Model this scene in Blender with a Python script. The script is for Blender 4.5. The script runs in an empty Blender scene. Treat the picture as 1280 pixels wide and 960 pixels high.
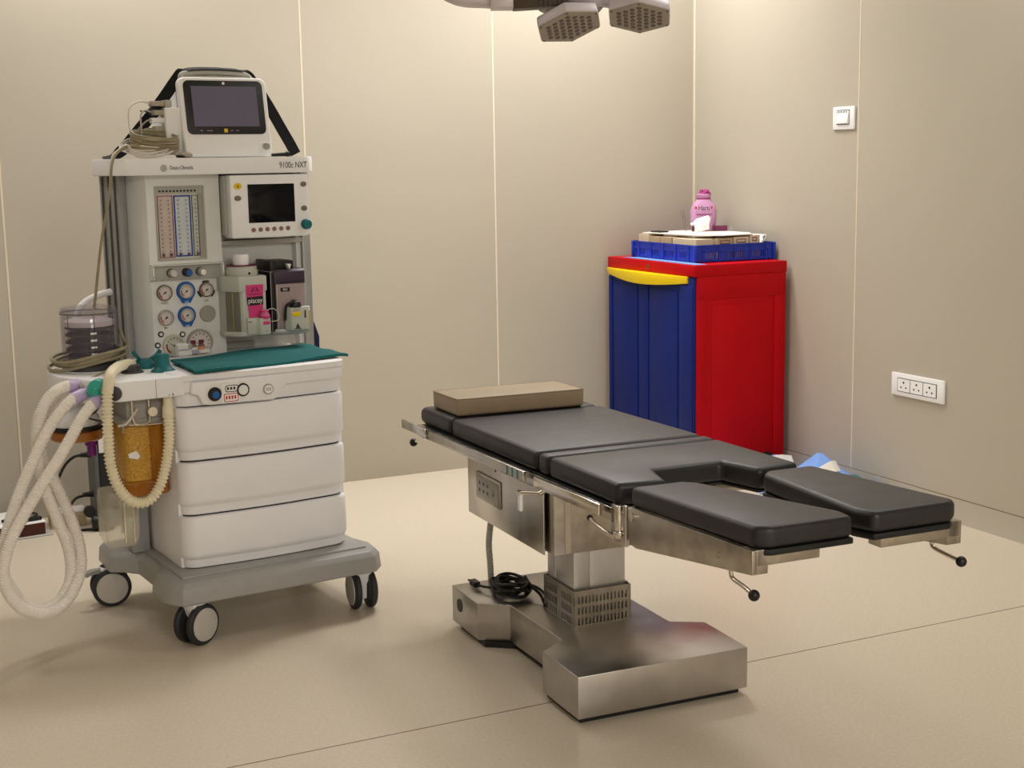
import bpy, bmesh, math, random
from mathutils import Vector, Matrix, Quaternion
random.seed(7)
PI = math.pi
COL = bpy.context.scene.collection
D2R = math.radians

# ------------------------------------------------------------------ frames
class Frame:
    def __init__(s, x, y, z, deg):
        s.o = Vector((x, y, z)); s.a = D2R(deg)
    def w(s, p):
        c, n = math.cos(s.a), math.sin(s.a)
        return Vector((s.o.x + c*p[0] - n*p[1], s.o.y + n*p[0] + c*p[1], s.o.z + p[2]))
W = Frame(0, 0, 0, 0)                        # the room
M = Frame(0.8422, 3.9427, 0, 6)              # anaesthesia workstation
T = Frame(1.5677, 2.9197, 0, -2)             # operating table

# ------------------------------------------------------------------ materials
def lin(c):
    out = []
    for v in c:
        v /= 255.0
        out.append(v/12.92 if v <= 0.04045 else ((v+0.055)/1.055)**2.4)
    return out
MATS = {}
def mat(name, c, rough=.5, metal=0., var=.04, scale=40., bump=0., bscale=300., coat=0., alpha=1., trans=0., ior=1.45,
        stretch=None, rvar=.06, emit=0., spec=.5):
    m = bpy.data.materials.new(name); m.use_nodes = True
    nt = m.node_tree; N = nt.nodes; L = nt.links
    b = N['Principled BSDF']
    tc = N.new('ShaderNodeTexCoord'); mp = N.new('ShaderNodeMapping')
    L.new(tc.outputs['Object'], mp.inputs['Vector'])
    if stretch: mp.inputs['Scale'].default_value = stretch
    nz = N.new('ShaderNodeTexNoise'); nz.inputs['Scale'].default_value = scale; nz.inputs['Detail'].default_value = 4
    L.new(mp.outputs['Vector'], nz.inputs['Vector'])
    base = lin(c)
    rp = N.new('ShaderNodeValToRGB')
    rp.color_ramp.elements[0].position = .3; rp.color_ramp.elements[1].position = .7
    rp.color_ramp.elements[0].color = [max(0, v*(1-var)) for v in base]+[1]
    rp.color_ramp.elements[1].color = [min(1, v*(1+var)) for v in base]+[1]
    L.new(nz.outputs['Fac'], rp.inputs['Fac']); L.new(rp.outputs['Color'], b.inputs['Base Color'])
    mr = N.new('ShaderNodeMapRange')
    mr.inputs['To Min'].default_value = max(.02, rough-rvar); mr.inputs['To Max'].default_value = min(1, rough+rvar)
    L.new(nz.outputs['Fac'], mr.inputs['Value']); L.new(mr.outputs['Result'], b.inputs['Roughness'])
    b.inputs['Metallic'].default_value = metal
    b.inputs['Coat Weight'].default_value = coat
    b.inputs['Alpha'].default_value = alpha
    b.inputs['Transmission Weight'].default_value = trans
    b.inputs['IOR'].default_value = ior
    b.inputs['Specular IOR Level'].default_value = spec
    if emit:
        b.inputs['Emission Color'].default_value = base+[1]; b.inputs['Emission Strength'].default_value = emit
    if bump:
        n2 = N.new('ShaderNodeTexNoise'); n2.inputs['Scale'].default_value = bscale; n2.inputs['Detail'].default_value = 3
        L.new(mp.outputs['Vector'], n2.inputs['Vector'])
        bp = N.new('ShaderNodeBump'); bp.inputs['Strength'].default_value = bump; bp.inputs['Distance'].default_value = .002
        L.new(n2.outputs['Fac'], bp.inputs['Height']); L.new(bp.outputs['Normal'], b.inputs['Normal'])
    MATS[name] = m
    return m
mat('wall', (184, 176, 161), .42, var=.015, scale=2, bump=.02, bscale=200, rvar=.04)
mat('seam', (226, 214, 194), .5)
mat('floor', (206, 194, 175), .34, var=.07, scale=110, bump=.03, bscale=600, rvar=.08)
mat('joint', (120, 100, 80), .7)
mat('ceiling', (225, 220, 210), .8)
mat('steel', (188, 183, 177), .24, 1., var=.10, scale=18, stretch=(1, 1, .25), rvar=.08, bump=.03, bscale=90)
mat('steel_base', (186, 182, 178), .33, 1., var=.08, scale=14, rvar=.04)
mat('smoke_rib', (84, 76, 84), .1, alpha=.5, rvar=.02)
mat('steel_worn', (176, 169, 158), .36, 1., var=.2, scale=22, rvar=.1, bump=.05, bscale=60)
mat('steel_bright', (215, 208, 198), .18, 1., var=.05)
mat('alu', (206, 204, 204), .4, .75, var=.05, scale=60, stretch=(6, 6, .2))
mat('vinyl_black', (30, 29, 31), .46, var=.12, scale=14, bump=.12, bscale=420, rvar=.07, spec=.6)
mat('black', (18, 18, 20), .45)
mat('black_matte', (16, 16, 18), .75, bump=.1, bscale=700)
mat('rubber', (40, 41, 43), .55)
mat('pillow', (150, 132, 108), .5, var=.06, scale=10, bump=.1, bscale=300)
mat('white', (245, 245, 247), .38, var=.015, scale=8)
mat('white_warm', (241, 240, 243), .42, var=.02, scale=8)
mat('panel_white', (234, 234, 232), .45, var=.02, scale=8)
mat('panel_grey', (176, 174, 168), .5, var=.03)
mat('post_grey', (166, 168, 166), .4, .3, var=.05)
mat('post_dark', (66, 66, 66), .5)
mat('base_grey', (162, 160, 158), .42, var=.03, bump=.04, bscale=500)
mat('hub', (190, 184, 176), .5)
mat('teal', (10, 104, 110), .45)
mat('towel', (12, 96, 98), .92, var=.15, scale=90, bump=.4, bscale=900, rvar=.03)
mat('screen', (10, 12, 20), .1, var=.01, rvar=.01, spec=.25)
mat('screen_grey', (110, 108, 130), .3, var=.02, rvar=.01, spec=.2)
mat('monitor_white', (242, 242, 240), .4, var=.01)
mat('beige_plug', (172, 164, 148), .5)
mat('cable_beige', (150, 140, 112), .5, var=.08)
mat('cable_white', (214, 208, 198), .45)
mat('strap', (14, 14, 18), .85, bump=.3, bscale=900)
mat('yellow', (240, 205, 0), .4)
mat('yellow_sticker', (232, 196, 40), .5)
mat('button_grey', (120, 110, 104), .5)
mat('button_brown', (140, 104, 92), .5)
mat('blue_ring', (22, 92, 168), .4)
mat('dial', (214, 206, 202), .4)
mat('dial_green', (196, 200, 184), .35)
mat('red', (190, 40, 36), .5)
mat('print_dark', (50, 48, 48), .6)
mat('print_grey', (164, 160, 152), .6)
mat('print_blue', (30, 60, 160), .5)
mat('flow_board', (206, 188, 180), .5, var=.04)
mat('flow_blue', (206, 212, 218), .5)
mat('flow_pale', (196, 200, 192), .5)
mat('chrome', (220, 220, 222), .12, 1., var=.02)
mat('magenta', (214, 56, 128), .5)
mat('vap_grey', (196, 198, 188), .45, var=.02)
mat('vap_clear', (120, 118, 108), .15, var=.04)
mat('vap_plum', (62, 46, 66), .45)
mat('vap_rose', (164, 146, 146), .5)
mat('gold', (186, 160, 60), .5)
mat('amber', (226, 150, 24), .1, alpha=.42, var=.08, scale=30, rvar=.04)
mat('amber_deep', (176, 104, 12), .12, alpha=.8, var=.1, rvar=.04)
mat('granules', (236, 196, 110), .8, var=.5, scale=140, bump=.6, bscale=160)
mat('clear_cup', (232, 228, 206), .15, alpha=.4, rvar=.03)
mat('smoke', (134, 124, 140), .06, alpha=.2, rvar=.02, spec=.8)
mat('bellows_dark', (54, 48, 50), .5)
mat('bellows_white', (244, 232, 238), .5)
mat('hose_white', (246, 240, 232), .4)
mat('hose_cream', (238, 228, 198), .45)
mat('filter_teal', (60, 190, 170), .25, alpha=.85)
mat('cuff_lilac', (200, 182, 222), .35)
mat('purple', (120, 20, 130), .35)
mat('amber_vial', (110, 42, 18), .15)
mat('label_white', (244, 242, 240), .5)
mat('label_lilac', (176, 160, 196), .5)
mat('label_orange', (232, 140, 40), .5)
mat('clear', (235, 238, 235), .05, alpha=.09, rvar=.02, spec=.8)
mat('cab_red', (184, 0, 14), .5, spec=.18, var=.05, scale=12, bump=.05, bscale=120)
mat('cab_blue', (18, 36, 108), .5, spec=.2, var=.06, scale=12, bump=.05, bscale=120)
mat('cab_yellow', (250, 214, 0), .35, var=.02)
mat('brass', (170, 140, 80), .3, 1.)
mat('basket_blue', (20, 52, 178), .35, var=.05)
mat('carton', (214, 196, 168), .7, var=.05)
mat('carton_tan', (190, 166, 132), .7, var=.05)
mat('paper', (236, 232, 224), .7)
mat('sky_blue', (120, 158, 226), .7, var=.06, scale=20)
mat('pink_satin', (200, 148, 188), .4, var=.12, scale=30)
mat('pink_dark', (166, 60, 126), .5, var=.2, scale=60)
mat('maroon', (104, 30, 66), .5)
mat('navy', (28, 30, 66), .8, var=.2)
mat('book_brown', (70, 24, 12), .5, var=.2)
mat('pump_dark', (34, 34, 38), .5)
mat('pump_grey', (96, 98, 100), .5)
mat('lamp_body', (214, 208, 216), .4, .2)
mat('lamp_face', (158, 148, 136), .5)
mat('lens', (96, 84, 74), .3)
mat('louvre', (74, 60, 48), .5)
mat('socket_hole', (40, 38, 36), .7)
mat('diffuser', (255, 236, 210), .6, emit=.5)

# ------------------------------------------------------------------ mesh builder
def catmull(pts, n=8, closed=False):
    P = [Vector(p) for p in pts]
    if len(P) < 3: return P
    out = []
    k = len(P)
    rng = range(k) if closed else range(k-1)
    for i in rng:
        if closed:
            a, b, c, d = P[(i-1) % k], P[i], P[(i+1) % k], P[(i+2) % k]
        else:
            a = P[i-1] if i > 0 else P[0]*2-P[1]
            b, c = P[i], P[i+1]
            d = P[i+2] if i+2 < k else P[-1]*2-P[-2]
        for j in range(n):
            t = j/n
            out.append(.5*((2*b)+(-a+c)*t+(2*a-5*b+4*c-d)*t*t+(-a+3*b-3*c+d)*t*t*t))
    if not closed: out.append(P[-1])
    return out
def resample(P, step):
    L = [0.]
    for i in range(1, len(P)): L.append(L[-1]+(P[i]-P[i-1]).length)
    n = max(2, int(L[-1]/step)); out = []; j = 0
    for i in range(n+1):
        s = L[-1]*i/n
        while j < len(L)-2 and L[j+1] < s: j += 1
        t = (s-L[j])/max(1e-9, L[j+1]-L[j])
        out.append(P[j].lerp(P[j+1], t))
    return out
ROOT = {}
def root_of(o):
    while o.parent: o = o.parent
    return o
class B:
    def __init__(s, *mats):
        s.bm = bmesh.new(); s.mats = list(mats); s.mi = 0
    def m(s, name):
        if name not in s.mats: s.mats.append(name)
        s.mi = s.mats.index(name); return s
    def _face(s, vs):
        try:
            f = s.bm.faces.new(vs); f.material_index = s.mi; return f
        except ValueError: return None
    def rings(s, rings, caps=True, closed=False):
        R = [[s.bm.verts.new(p) for p in r] for r in rings]
        n = len(R[0])
        k = len(R)
        for i in range(k if closed else k-1):
            a, b = R[i], R[(i+1) % k]
            for j in range(n):
                s._face([a[j], a[(j+1) % n], b[(j+1) % n], b[j]])
        if caps and not closed:
            s._face(R[0][::-1]); s._face(R[-1])
        return s
    def box(s, x0, x1, y0, y1, z0, z1):
        return s.rings([[(x0, y0, z), (x1, y0, z), (x1, y1, z), (x0, y1, z)] for z in (z0, z1)])
    def obox(s, c, hx, hy, hz, rot):
        R = rot.to_matrix() if hasattr(rot, 'to_matrix') else rot
        c = Vector(c)
        return s.rings([[c+R @ Vector(p) for p in ((-hx, -hy, z), (hx, -hy, z), (hx, hy, z), (-hx, hy, z))] for z in (-hz, hz)])
    def prism(s, pts, a0, a1, axis='z'):
        f = {'z': lambda p, a: (p[0], p[1], a), 'y': lambda p, a: (p[0], a, p[1]), 'x': lambda p, a: (a, p[0], p[1])}[axis]
        return s.rings([[f(p, a) for p in pts] for a in (a0, a1)])
    def cyl(s, p0, p1, r, r2=None, seg=24):
        return s.lathe([(r, 0), (r if r2 is None else r2, (Vector(p1)-Vector(p0)).length)], p0, Vector(p1)-Vector(p0), seg)
    def lathe(s, prof, org, d=(0, 0, 1), seg=32):
        d = Vector(d).normalized(); q = Vector((0, 0, 1)).rotation_difference(d); org = Vector(org)
        return s.rings([[org+q @ Vector((max(r, 1e-5)*math.cos(2*PI*i/seg), max(r, 1e-5)*math.sin(2*PI*i/seg), h)) for i in range(seg)] for r, h in prof])
    def sphere(s, c, r, seg=20, sq=(1, 1, 1)):
        c = Vector(c); k = seg//2
        return s.rings([[c+Vector((sq[0]*r*math.sin(t)*math.cos(2*PI*i/seg), sq[1]*r*math.sin(t)*math.sin(2*PI*i/seg), -sq[2]*r*math.cos(t))) for i in range(seg)]
                        for t in [max(.02, min(PI-.02, PI*j/k)) for j in range(k+1)]])
    def frames(s, P, closed=False):
        n = len(P); T_ = []
        for i in range(n):
            a = P[(i-1) % n] if closed or i > 0 else P[i]
            b = P[(i+1) % n] if closed or i < n-1 else P[i]
            T_.append((b-a).normalized())
        u = Vector((0, 0, 1)).cross(T_[0])
        if u.length < .1: u = Vector((1, 0, 0)).cross(T_[0])
        u.normalize(); F = []
        for i in range(n):
            if i > 0:
                q = T_[i-1].rotation_difference(T_[i]); u = q @ u
            u = (u-T_[i]*u.dot(T_[i])).normalized()
            F.append((T_[i], u, T_[i].cross(u)))
        return F
    def tube(s, pts, r, seg=10, smooth=6, closed=False, rf=None, step=None):
        P = catmull(pts, smooth, closed) if smooth > 1 else [Vector(p) for p in pts]
        if step: P = resample(P, step)
        F = s.frames(P, closed)
        R = []
        for i, (p, (t, u, v)) in enumerate(zip(P, F)):
            rr = rf(i) if rf else r
            R.append([p+(u*math.cos(2*PI*j/seg)+v*math.sin(2*PI*j/seg))*rr for j in range(seg)])
        return s.rings(R, closed=closed)
    def corr(s, pts, r0, r1, pitch, seg=14):
        return s.tube(pts, r1, seg, 10, rf=lambda i: r0+(r1-r0)*(.5-.5*math.cos(PI*i/3)), step=pitch/6)
    def ribbon(s, pts, wdir, w, th, smooth=6, facing=None):
        P = catmull(pts, smooth); wd = Vector(wdir).normalized(); R = []
        for i, p in enumerate(P):
            t = (P[min(i+1, len(P)-1)]-P[max(i-1, 0)]).normalized()
            if facing is not None: wd = Vector(facing(p, t)).cross(t).normalized()
            n = t.cross(wd).normalized(); ww = wd-t*wd.dot(t); ww.normalize()
            R.append([p+ww*(w/2)+n*(th/2), p-ww*(w/2)+n*(th/2), p-ww*(w/2)-n*(th/2), p+ww*(w/2)-n*(th/2)])
        return s.rings(R)
    def zmap(s, f):
        for v in s.bm.verts: v.co.z += f(v.co)
        return s
    def _mesh(s, name, bev, seg, org, ang):
        bm = s.bm
        bmesh.ops.recalc_face_normals(bm, faces=bm.faces)
        if bev:
            E_ = [e for e in bm.edges if len(e.link_faces) == 2 and e.calc_face_angle(0) > D2R(28)]
            bmesh.ops.bevel(bm, geom=E_, offset=bev, segments=seg, affect='EDGES', profile=.5, clamp_overlap=True)
        bmesh.ops.translate(bm, verts=bm.verts, vec=-Vector(org))
        me = bpy.data.meshes.new(name); bm.to_mesh(me); bm.free()
        for k in s.mats: me.materials.append(MATS[k])
        me.polygons.foreach_set('use_smooth', [True]*len(me.polygons))
        me.set_sharp_from_angle(angle=D2R(ang))
        return me
    def out(s, name, parent, bev=0, seg=2, label=None, ang=38):
        fr, org = ROOT[root_of(parent).name]
        o = bpy.data.objects.new(name, s._mesh(name, bev, seg, org, ang)); COL.objects.link(o); o.parent = parent
        if label: o['label'] = label
        return o
    def single(s, name, label, cat, fr=W, org=(0, 0, 0), group=None, bev=0, seg=2, kind=None, ang=38):
        o = bpy.data.objects.new(name, s._mesh(name, bev, seg, org, ang)); COL.objects.link(o)
        o.location = fr.w(org); o.rotation_euler = (0, 0, fr.a); ROOT[o.name] = (fr, Vector(org))
        if kind: o['kind'] = kind
        else: o['label'] = label; o['category'] = cat
        if group: o['group'] = group
        return o
def thing(name, label, cat, fr, org, group=None):
    o = bpy.data.objects.new(name, None); COL.objects.link(o); o.empty_display_size = .05
    o.location = fr.w(org); o.rotation_euler = (0, 0, fr.a); o['label'] = label; o['category'] = cat
    if group: o['group'] = group
    ROOT[o.name] = (fr, Vector(org)); return o
def lettering(s, parent, pos, size, m, rot=(PI/2, 0, 0), align='LEFT', name='lettering', shear=0., sx=1.):
    c = bpy.data.curves.new('t', 'FONT'); c.body = s; c.size = size; c.extrude = .0002; c.align_x = align; c.align_y = 'CENTER'; c.shear = shear
    t = bpy.data.objects.new('t', c); COL.objects.link(t)
    dg = bpy.context.evaluated_depsgraph_get()
    me = bpy.data.meshes.new_from_object(t.evaluated_get(dg)); bpy.data.objects.remove(t); bpy.data.curves.remove(c)
    fr, org = ROOT[root_of(parent).name]
    from mathutils import Euler
    me.transform(Matrix.Translation(Vector(pos)-org) @ Euler(rot).to_matrix().to_4x4() @ Matrix.Diagonal((sx, 1, 1, 1)))
    me.materials.clear(); me.materials.append(MATS[m])
    o = bpy.data.objects.new(name, me); COL.objects.link(o); o.parent = parent
    return o
def rrect(x0, x1, y0, y1, r, n=5):
    P = []
    for cx, cy, a in ((x1-r, y1-r, 0), (x0+r, y1-r, 90), (x0+r, y0+r, 180), (x1-r, y0+r, 270)):
        for i in range(n+1):
            t = D2R(a+90*i/n); P.append((cx+r*math.cos(t), cy+r*math.sin(t)))
    return P

# ================================================================== ROOM
XR, YB, XL, YF, ZC = 3.785, 5.807, -2.2, -4.6, 2.85
def struct(name, b): return b.single(name, None, None, kind='structure')
struct('floor', B('floor').box(XL-.1, XR+.1, YF-.1, YB+.1, -.1, 0))
struct('ceiling', B('ceiling').box(XL-.1, XR+.1, YF-.1, YB+.1, ZC, ZC+.1))
struct('wall_back', B('wall').box(XL-.1, XR+.1, YB, YB+.1, 0, ZC))
struct('wall_right', B('wall').box(XR, XR+.1, YF, YB, 0, ZC))
struct('wall_left', B('wall').box(XL-.1, XL, YF, YB, 0, ZC))
struct('wall_front', B('wall').box(XL, XR, YF-.1, YF, 0, ZC))
k = 1
for x in (.591, 1.8237, 2.7146, -.6):
    struct('trim_%d' % k, B('seam').box(x-.0035, x+.0035, YB-.0012, YB, 0, ZC)); k += 1
for y in (4.589, 3.36, 2.1):
    struct('trim_%d' % k, B('seam').box(XR-.0012, XR, y-.003, y+.003, .097, ZC)); k += 1
struct('trim_%d' % k, B('seam').box(XR-.004, XR, YB-.012, YB, 0, ZC)); k += 1
struct('trim_%d' % k, B('joint').box(XL, XR, 3.095, 3.0985, -.002, .0004)); k += 1
bb = B('wall')
bb.prism([(XR, 0), (XR-.007, 0), (XR-.0045, .006), (XR-.004, .094), (XR, .094)], YF, YB, 'y').m('joint').box(XR-.0012, XR, YF, YB, .094, .097)
struct('baseboard_right', bb)

# ================================================================== OPERATING TABLE
ot = thing('operating_table', 'black padded operating table with split leg pads on a stainless steel pedestal', 'operating table', T, (.25, .43, 0))
tz = lambda v: -.018*(v+.2) if v > -.25 else .05*(-.25-v)
tilt = lambda co: tz(co.y)
# base
outl = [(0, 0), (.498, 0), (.505, .225), (.42, .272), (.42, .60), (.50, .66), (.50, .862), (0, .862), (0, .66), (.08, .603), (.085, .268), (0, .21)]
B('steel_base').prism(outl, .018, .13).out('base', ot, .003, 2)
B('black').prism([(x*.94+.015, y*.94+.02) for x, y in outl], 0.001, .018).out('plinth', ot)
B('black').cyl((-.0015, .80, .083), (.004, .80, .083), .02).out('plug_cap', ot)
# shroud with real slots
sh = B('steel_worn')
z0, z1 = .13, .23
def slot_wall(b, f, L0, L1, groups):
    # f(a, b0,b1,z0,z1): add a bar from a0..a1
    rows = [(.133, .152), (.163, .183), (.194, .214)]
    zs = [(z0, .133), (.152, .163), (.183, .194), (.214, z1)]
    for a, c in zs: f(L0, L1, a, c)
    for r0, r1 in rows:
        prev = L0
        for g0, g1, n in groups:
            st = (g1-g0)/n
            for i in range(n):
                f(prev, g0+i*st, r0, r1); prev = g0+i*st+st*.5
        f(prev, L1, r0, r1)
slot_wall(sh, lambda a, c, e, f_: sh.box(a, c, .345, .347, e, f_), .16, .337, [(.172, .33, 14)])
slot_wall(sh, lambda a, c, e, f_: sh.box(a, c, .538, .54, e, f_), .16, .337, [(.172, .33, 14)])
for ux in (.16, .335):
    slot_wall(sh, lambda a, c, e, f_: sh.box(ux, ux+.002, a, c, e, f_), .345, .54, [(.36, .43, 6), (.455, .53, 6)])
sh.out('shroud', ot)
cb = B('alu')
cb.prism([(.168, .36), (.214, .36), (.2145, .362), (.2165, .362), (.217, .36), (.327, .36), (.327, .53), (.168, .53), (.168, .48), (.17, .479), (.17, .477), (.168, .476)], .131, .41)
cb.out('column', ot, .002, 2)
# housing
B('steel_worn').box(.098, .402, .336, .905, .342, .575).out('housing', ot, .002)
B('steel').box(.083, .088, .372, .918, .338, .575).out('side_plate', ot, .001)
B('steel').box(.412, .417, .372, .918, .338, .575).out('side_plate', ot, .001)
st = B('steel')
st.box(.13, .146, .3335, .336, .345, .54)
for i in range(26): st.box(.146, .149, .334, .336, .35+i*.0072, .354+i*.0072)
st.out('rack_strip', ot)
# control panel on side plate
cp = B('steel_worn').box(.079, .083, .660, .845, .40, .482).out('control_panel', ot, .003)
B('panel_grey').box(.0775, .079, .672, .834, .409, .472).out('keypad', cp, .002)
for i in range(3):
    for j in range(2): B('post_dark').box(.0768, .0775, .815-.03*i-.008, .815-.03*i, .425+.022*j, .435+.022*j).out('key', cp)
B('post_dark').prism([(.712, .448), (.716, .448), (.700, .438), (.708, .428), (.716, .434), (.702, .437)], .0768, .0775, 'x').out('arrow_mark', cp)
B('print_dark').box(.0822, .083, .70, .715, .512, .52).box(.0822, .083, .695, .705, .506, .513).out('mark', ot)
# top frame
fr_ = B('steel')
for u0, u1 in ((-.012, .0), (.50, .512)): fr_.box(u0, u1, -.262, 1.10, .578, .612)
for v0, v1 in ((1.06, 1.10), (.40, .46), (-.08, -.04)): fr_.box(0, .5, v0, v1, .58, .604)
fr_.box(.09, .41, .34, .90, .555, .604)
fr_.zmap(tilt).out('top_frame', ot, .001)
B('black').prism([(0, -.20), (.12, -.215), (.15, -.092), (.356, -.092), (.38, -.215), (.5, -.20), (.5, 1.10), (0, 1.10)], .604, .612).zmap(tilt).out('top_board', ot, .002)
def rails(u0, u1, o):
    for v0, v1, m in ((.235, .93, 'steel'), (-.19, .17, 'steel_bright'), (.965, 1.18, 'steel')):
        r = B(m).box(u0, u1, v0, v1, .592, .619).zmap(tilt).out('side_rail', ot, .0015)
        for vv in (v0+.03, v1-.03): B('steel_worn').box(min(u1, o), max(u0, o), vv-.012, vv+.012, .598, .613).zmap(tilt).out('rail_spacer', r)
rails(-.037, -.028, -.012); rails(.528, .537, .512)
stk = B('panel_grey').m('blue_ring').m('teal')
for i in range(9):
    stk.m(('panel_grey', 'post_grey', 'teal')[i % 3]); stk.box(-.0378, -.037, .24+i*.011, .251+i*.011, .594, .617)
stk.zmap(tilt).out('asset_sticker', ot, label='shiny worn foil sticker')
# white clamp lever
cl = B('white').box(-.05, -.04, .226, .243, .508, .556).out('clamp_lever', ot, .004, 3, label='white lever')
B('steel_bright').cyl((-.045, .2345, .553), (-.045, .2345, .562), .009).cyl((-.045, .233, .557), (-.02, .17, .565), .005).cyl((-.02, .17, .565), (.02, .15, .59), .006).out('pivot', cl)
# head bracket
hb = B('steel_worn').prism([(1.12, .548), (1.12, .60), (.80, .60), (.80, .565), (.86, .545)], .02, .05, 'x')
hb.prism([(1.12, .548), (1.12, .60), (.80, .60), (.80, .565), (.86, .545)], .45, .48, 'x').box(.02, .48, 1.08, 1.12, .55, .60)
hb.out('head_bracket', ot, .002)
kn = B('steel_bright').cyl((.0, 1.08, .552), (-.012, 1.13, .527), .005)
kn.m('black').sphere((-.014, 1.135, .525), .013)
kn.out('locking_knob', ot)
# cushions
CT, CB_ = .667, .614
def pad(name, pts, z0, z1, bev=.014):
    b = B('vinyl_black').prism(pts, z0, z1)
    # subdivide long edges a little so the tilt map bends cleanly
    b.zmap(tilt)
    return b.out(name, ot, bev, 5, ang=60)
pad('head_pad', [(0, .845), (.5, .845), (.5, 1.11), (0, 1.11)], CB_, CT, .02)
pad('back_pad', [(0, .238), (.5, .238), (.5, .832), (0, .832)], CB_, CT)
pad('kidney_pad', [(.0, .163), (.5, .163), (.5, .222), (0, .222)], CB_, CT)
pad('seat_pad', [(0, -.212), (.122, -.228), (.158, -.103), (.348, -.103), (.373, -.228), (.5, -.212), (.5, .156), (0, .156)], CB_, CT)
def leg(sx):
    X = lambda u: u if sx < 0 else .5-u
    pts = [(X(u), v) for u, v in ((.003, -.268), (.135, -.268), (.162, -.30), (.236, -.73), (.225, -.785), (.03, -.785), (.003, -.765))]
    if sx > 0: pts = pts[::-1]
    pad('leg_pad', pts, .626, CT+.004, .013)
    B('black').prism([(x*.985+.25*.015, y) for x, y in pts], .613, .626).zmap(tilt).out('leg_board', ot, .003)
    lp = B('steel_worn')
    side = [(-.275, .628), (-.775, .652), (-.775, .603), (-.31, .540), (-.285, .544), (-.275, .558)]
    a, c = sorted((X(-.006), X(.006))); lp.prism(side, a, c, 'x')
    a, c = sorted((X(.0055), X(.031))); lp.prism([(-.30, .63), (-.775, .652), (-.775, .603), (-.62, .584), (-.62, .63)], a, c, 'x')
    a, c = sorted((X(.0), X(.152 if sx < 0 else .20))); lp.box(a, c, -.775, -.735, .619, .652)
    o = lp.out('leg_support', ot, .0015)
    h = B('steel_bright').tube([(X(.0), -.69, .605), (X(.0), -.692, .585), (X(.0), -.70, .576), (X(.0), -.735, .571), (X(-.004), -.775, .566)], .0045, 10)
    h.out('release_rod', o); B('black').sphere((X(-.004), -.78, .565), .0115).out('ball_knob', o)
    B('steel_bright').cyl((X(-.009), -.292, .61), (X(.0), -.292, .61), .011, seg=20).out('pivot_bolt', o)
    B('steel').cyl((X(-.008), -.655, .613), (X(-.005), -.655, .613), .006).out('screw', o)
    # hinge
    hg = B('steel'); a, c = sorted((X(-.012), X(-.004)))
    hg.box(a, c, -.222, -.205, .535, .622); hg.box(a, c, -.275, -.262, .535, .63); hg.box(a, c, -.262, -.222, .535, .558)
    hg.m('steel_bright').cyl((X(-.012), -.243, .55), (X(-.012), -.243, .626), .010).cyl((X(-.012), -.243, .556), (X(-.012), -.243, .566), .014)
    hgo = hg.out('hinge', ot, .001)
    lv = B('steel_bright').tube([(X(-.016), -.235, .548), (X(-.018), -.19, .55), (X(-.02), -.15, .556), (X(-.02), -.115, .566)], .006, 10)
    lv.m('black').sphere((X(-.02), -.113, .567), .008); lv.out('hinge_lever', hgo)
leg(-1); leg(1)
# flexible conduit between housing and base
B('panel_grey').corr([(.105, .80, .131), (.10, .795, .20), (.095, .79, .27), (.10, .78, .345)], .008, .0105, .008).out('conduit', ot, label='ribbed grey conduit')

# pillow on the table
pl = thing('head_cushion', 'tan vinyl rectangular cushion lying on the head end of the operating table', 'cushion', T, (.237, .95, .645))
b = B('pillow'); b.rings([[(x, y+.02*(x-.24)*-1, z+tz(y)) for x, y in ((.026+i, .845+i), (.447-i, .845+i), (.447-i, 1.055-i), (.026+i, 1.055-i))] for z, i in ((CT+.001, .001), (CT+.055, 0))])
b.out('cover', pl, .009, 4)
pp = []
for x, y in ((.027, .846), (.446, .846), (.446, 1.054), (.027, 1.054)): pp.append((x, y+.02*(.24-x), CT+.0535+tz(y)))
b = B('pillow')
for i in range(4): b.tube([pp[i], pp[(i+1) % 4]], .0014, 6, 1)
b.out('piping', pl)

# black power cord coiled on the base
cord = thing('coiled_cable', 'black power cord coiled in a heap on the steel table base', 'cord', T, (.12, .70, .131))
b = B('black')
pts = []
for i in range(10*14+1):
    a = 2*PI*i/14; n = i//14
    r = .047+.008*math.sin(n*2.1)+.003*math.sin(a*3+n); pts.append((.12+r*math.cos(a)+.004*math.sin(n*1.7), .69+1.2*r*math.sin(a), .1365+.0036*n+.005*math.sin(a*2+n*1.3)+.005))
pts += [(.165, .64, .165), (.175, .60, .15), (.168, .56, .138), (.159, .53, .137)]
b.tube(pts, .0046, 8, 4)
b.tube([(.15, .72, .16), (.175, .65, .162), (.182, .60, .158), (.174, .56, .152), (.159, .545, .15)], .0042, 8, 6)
b.out('cable', cord)
b = B('black'); b.box(.045, .064, .79, .83, .134, .15); b.tube([(.055, .80, .142), (.06, .76, .145), (.075, .72, .15)], .0042, 8); b.cyl((.052, .83, .142), (.05, .85, .142), .003)
b.out('plug', cord, 0)

# ================================================================== ANAESTHESIA MACHINE
am = thing('anaesthesia_machine', 'white anaesthesia workstation with three drawers on a grey castor base', 'anaesthesia machine', M, (.3, .32, 0))
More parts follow.
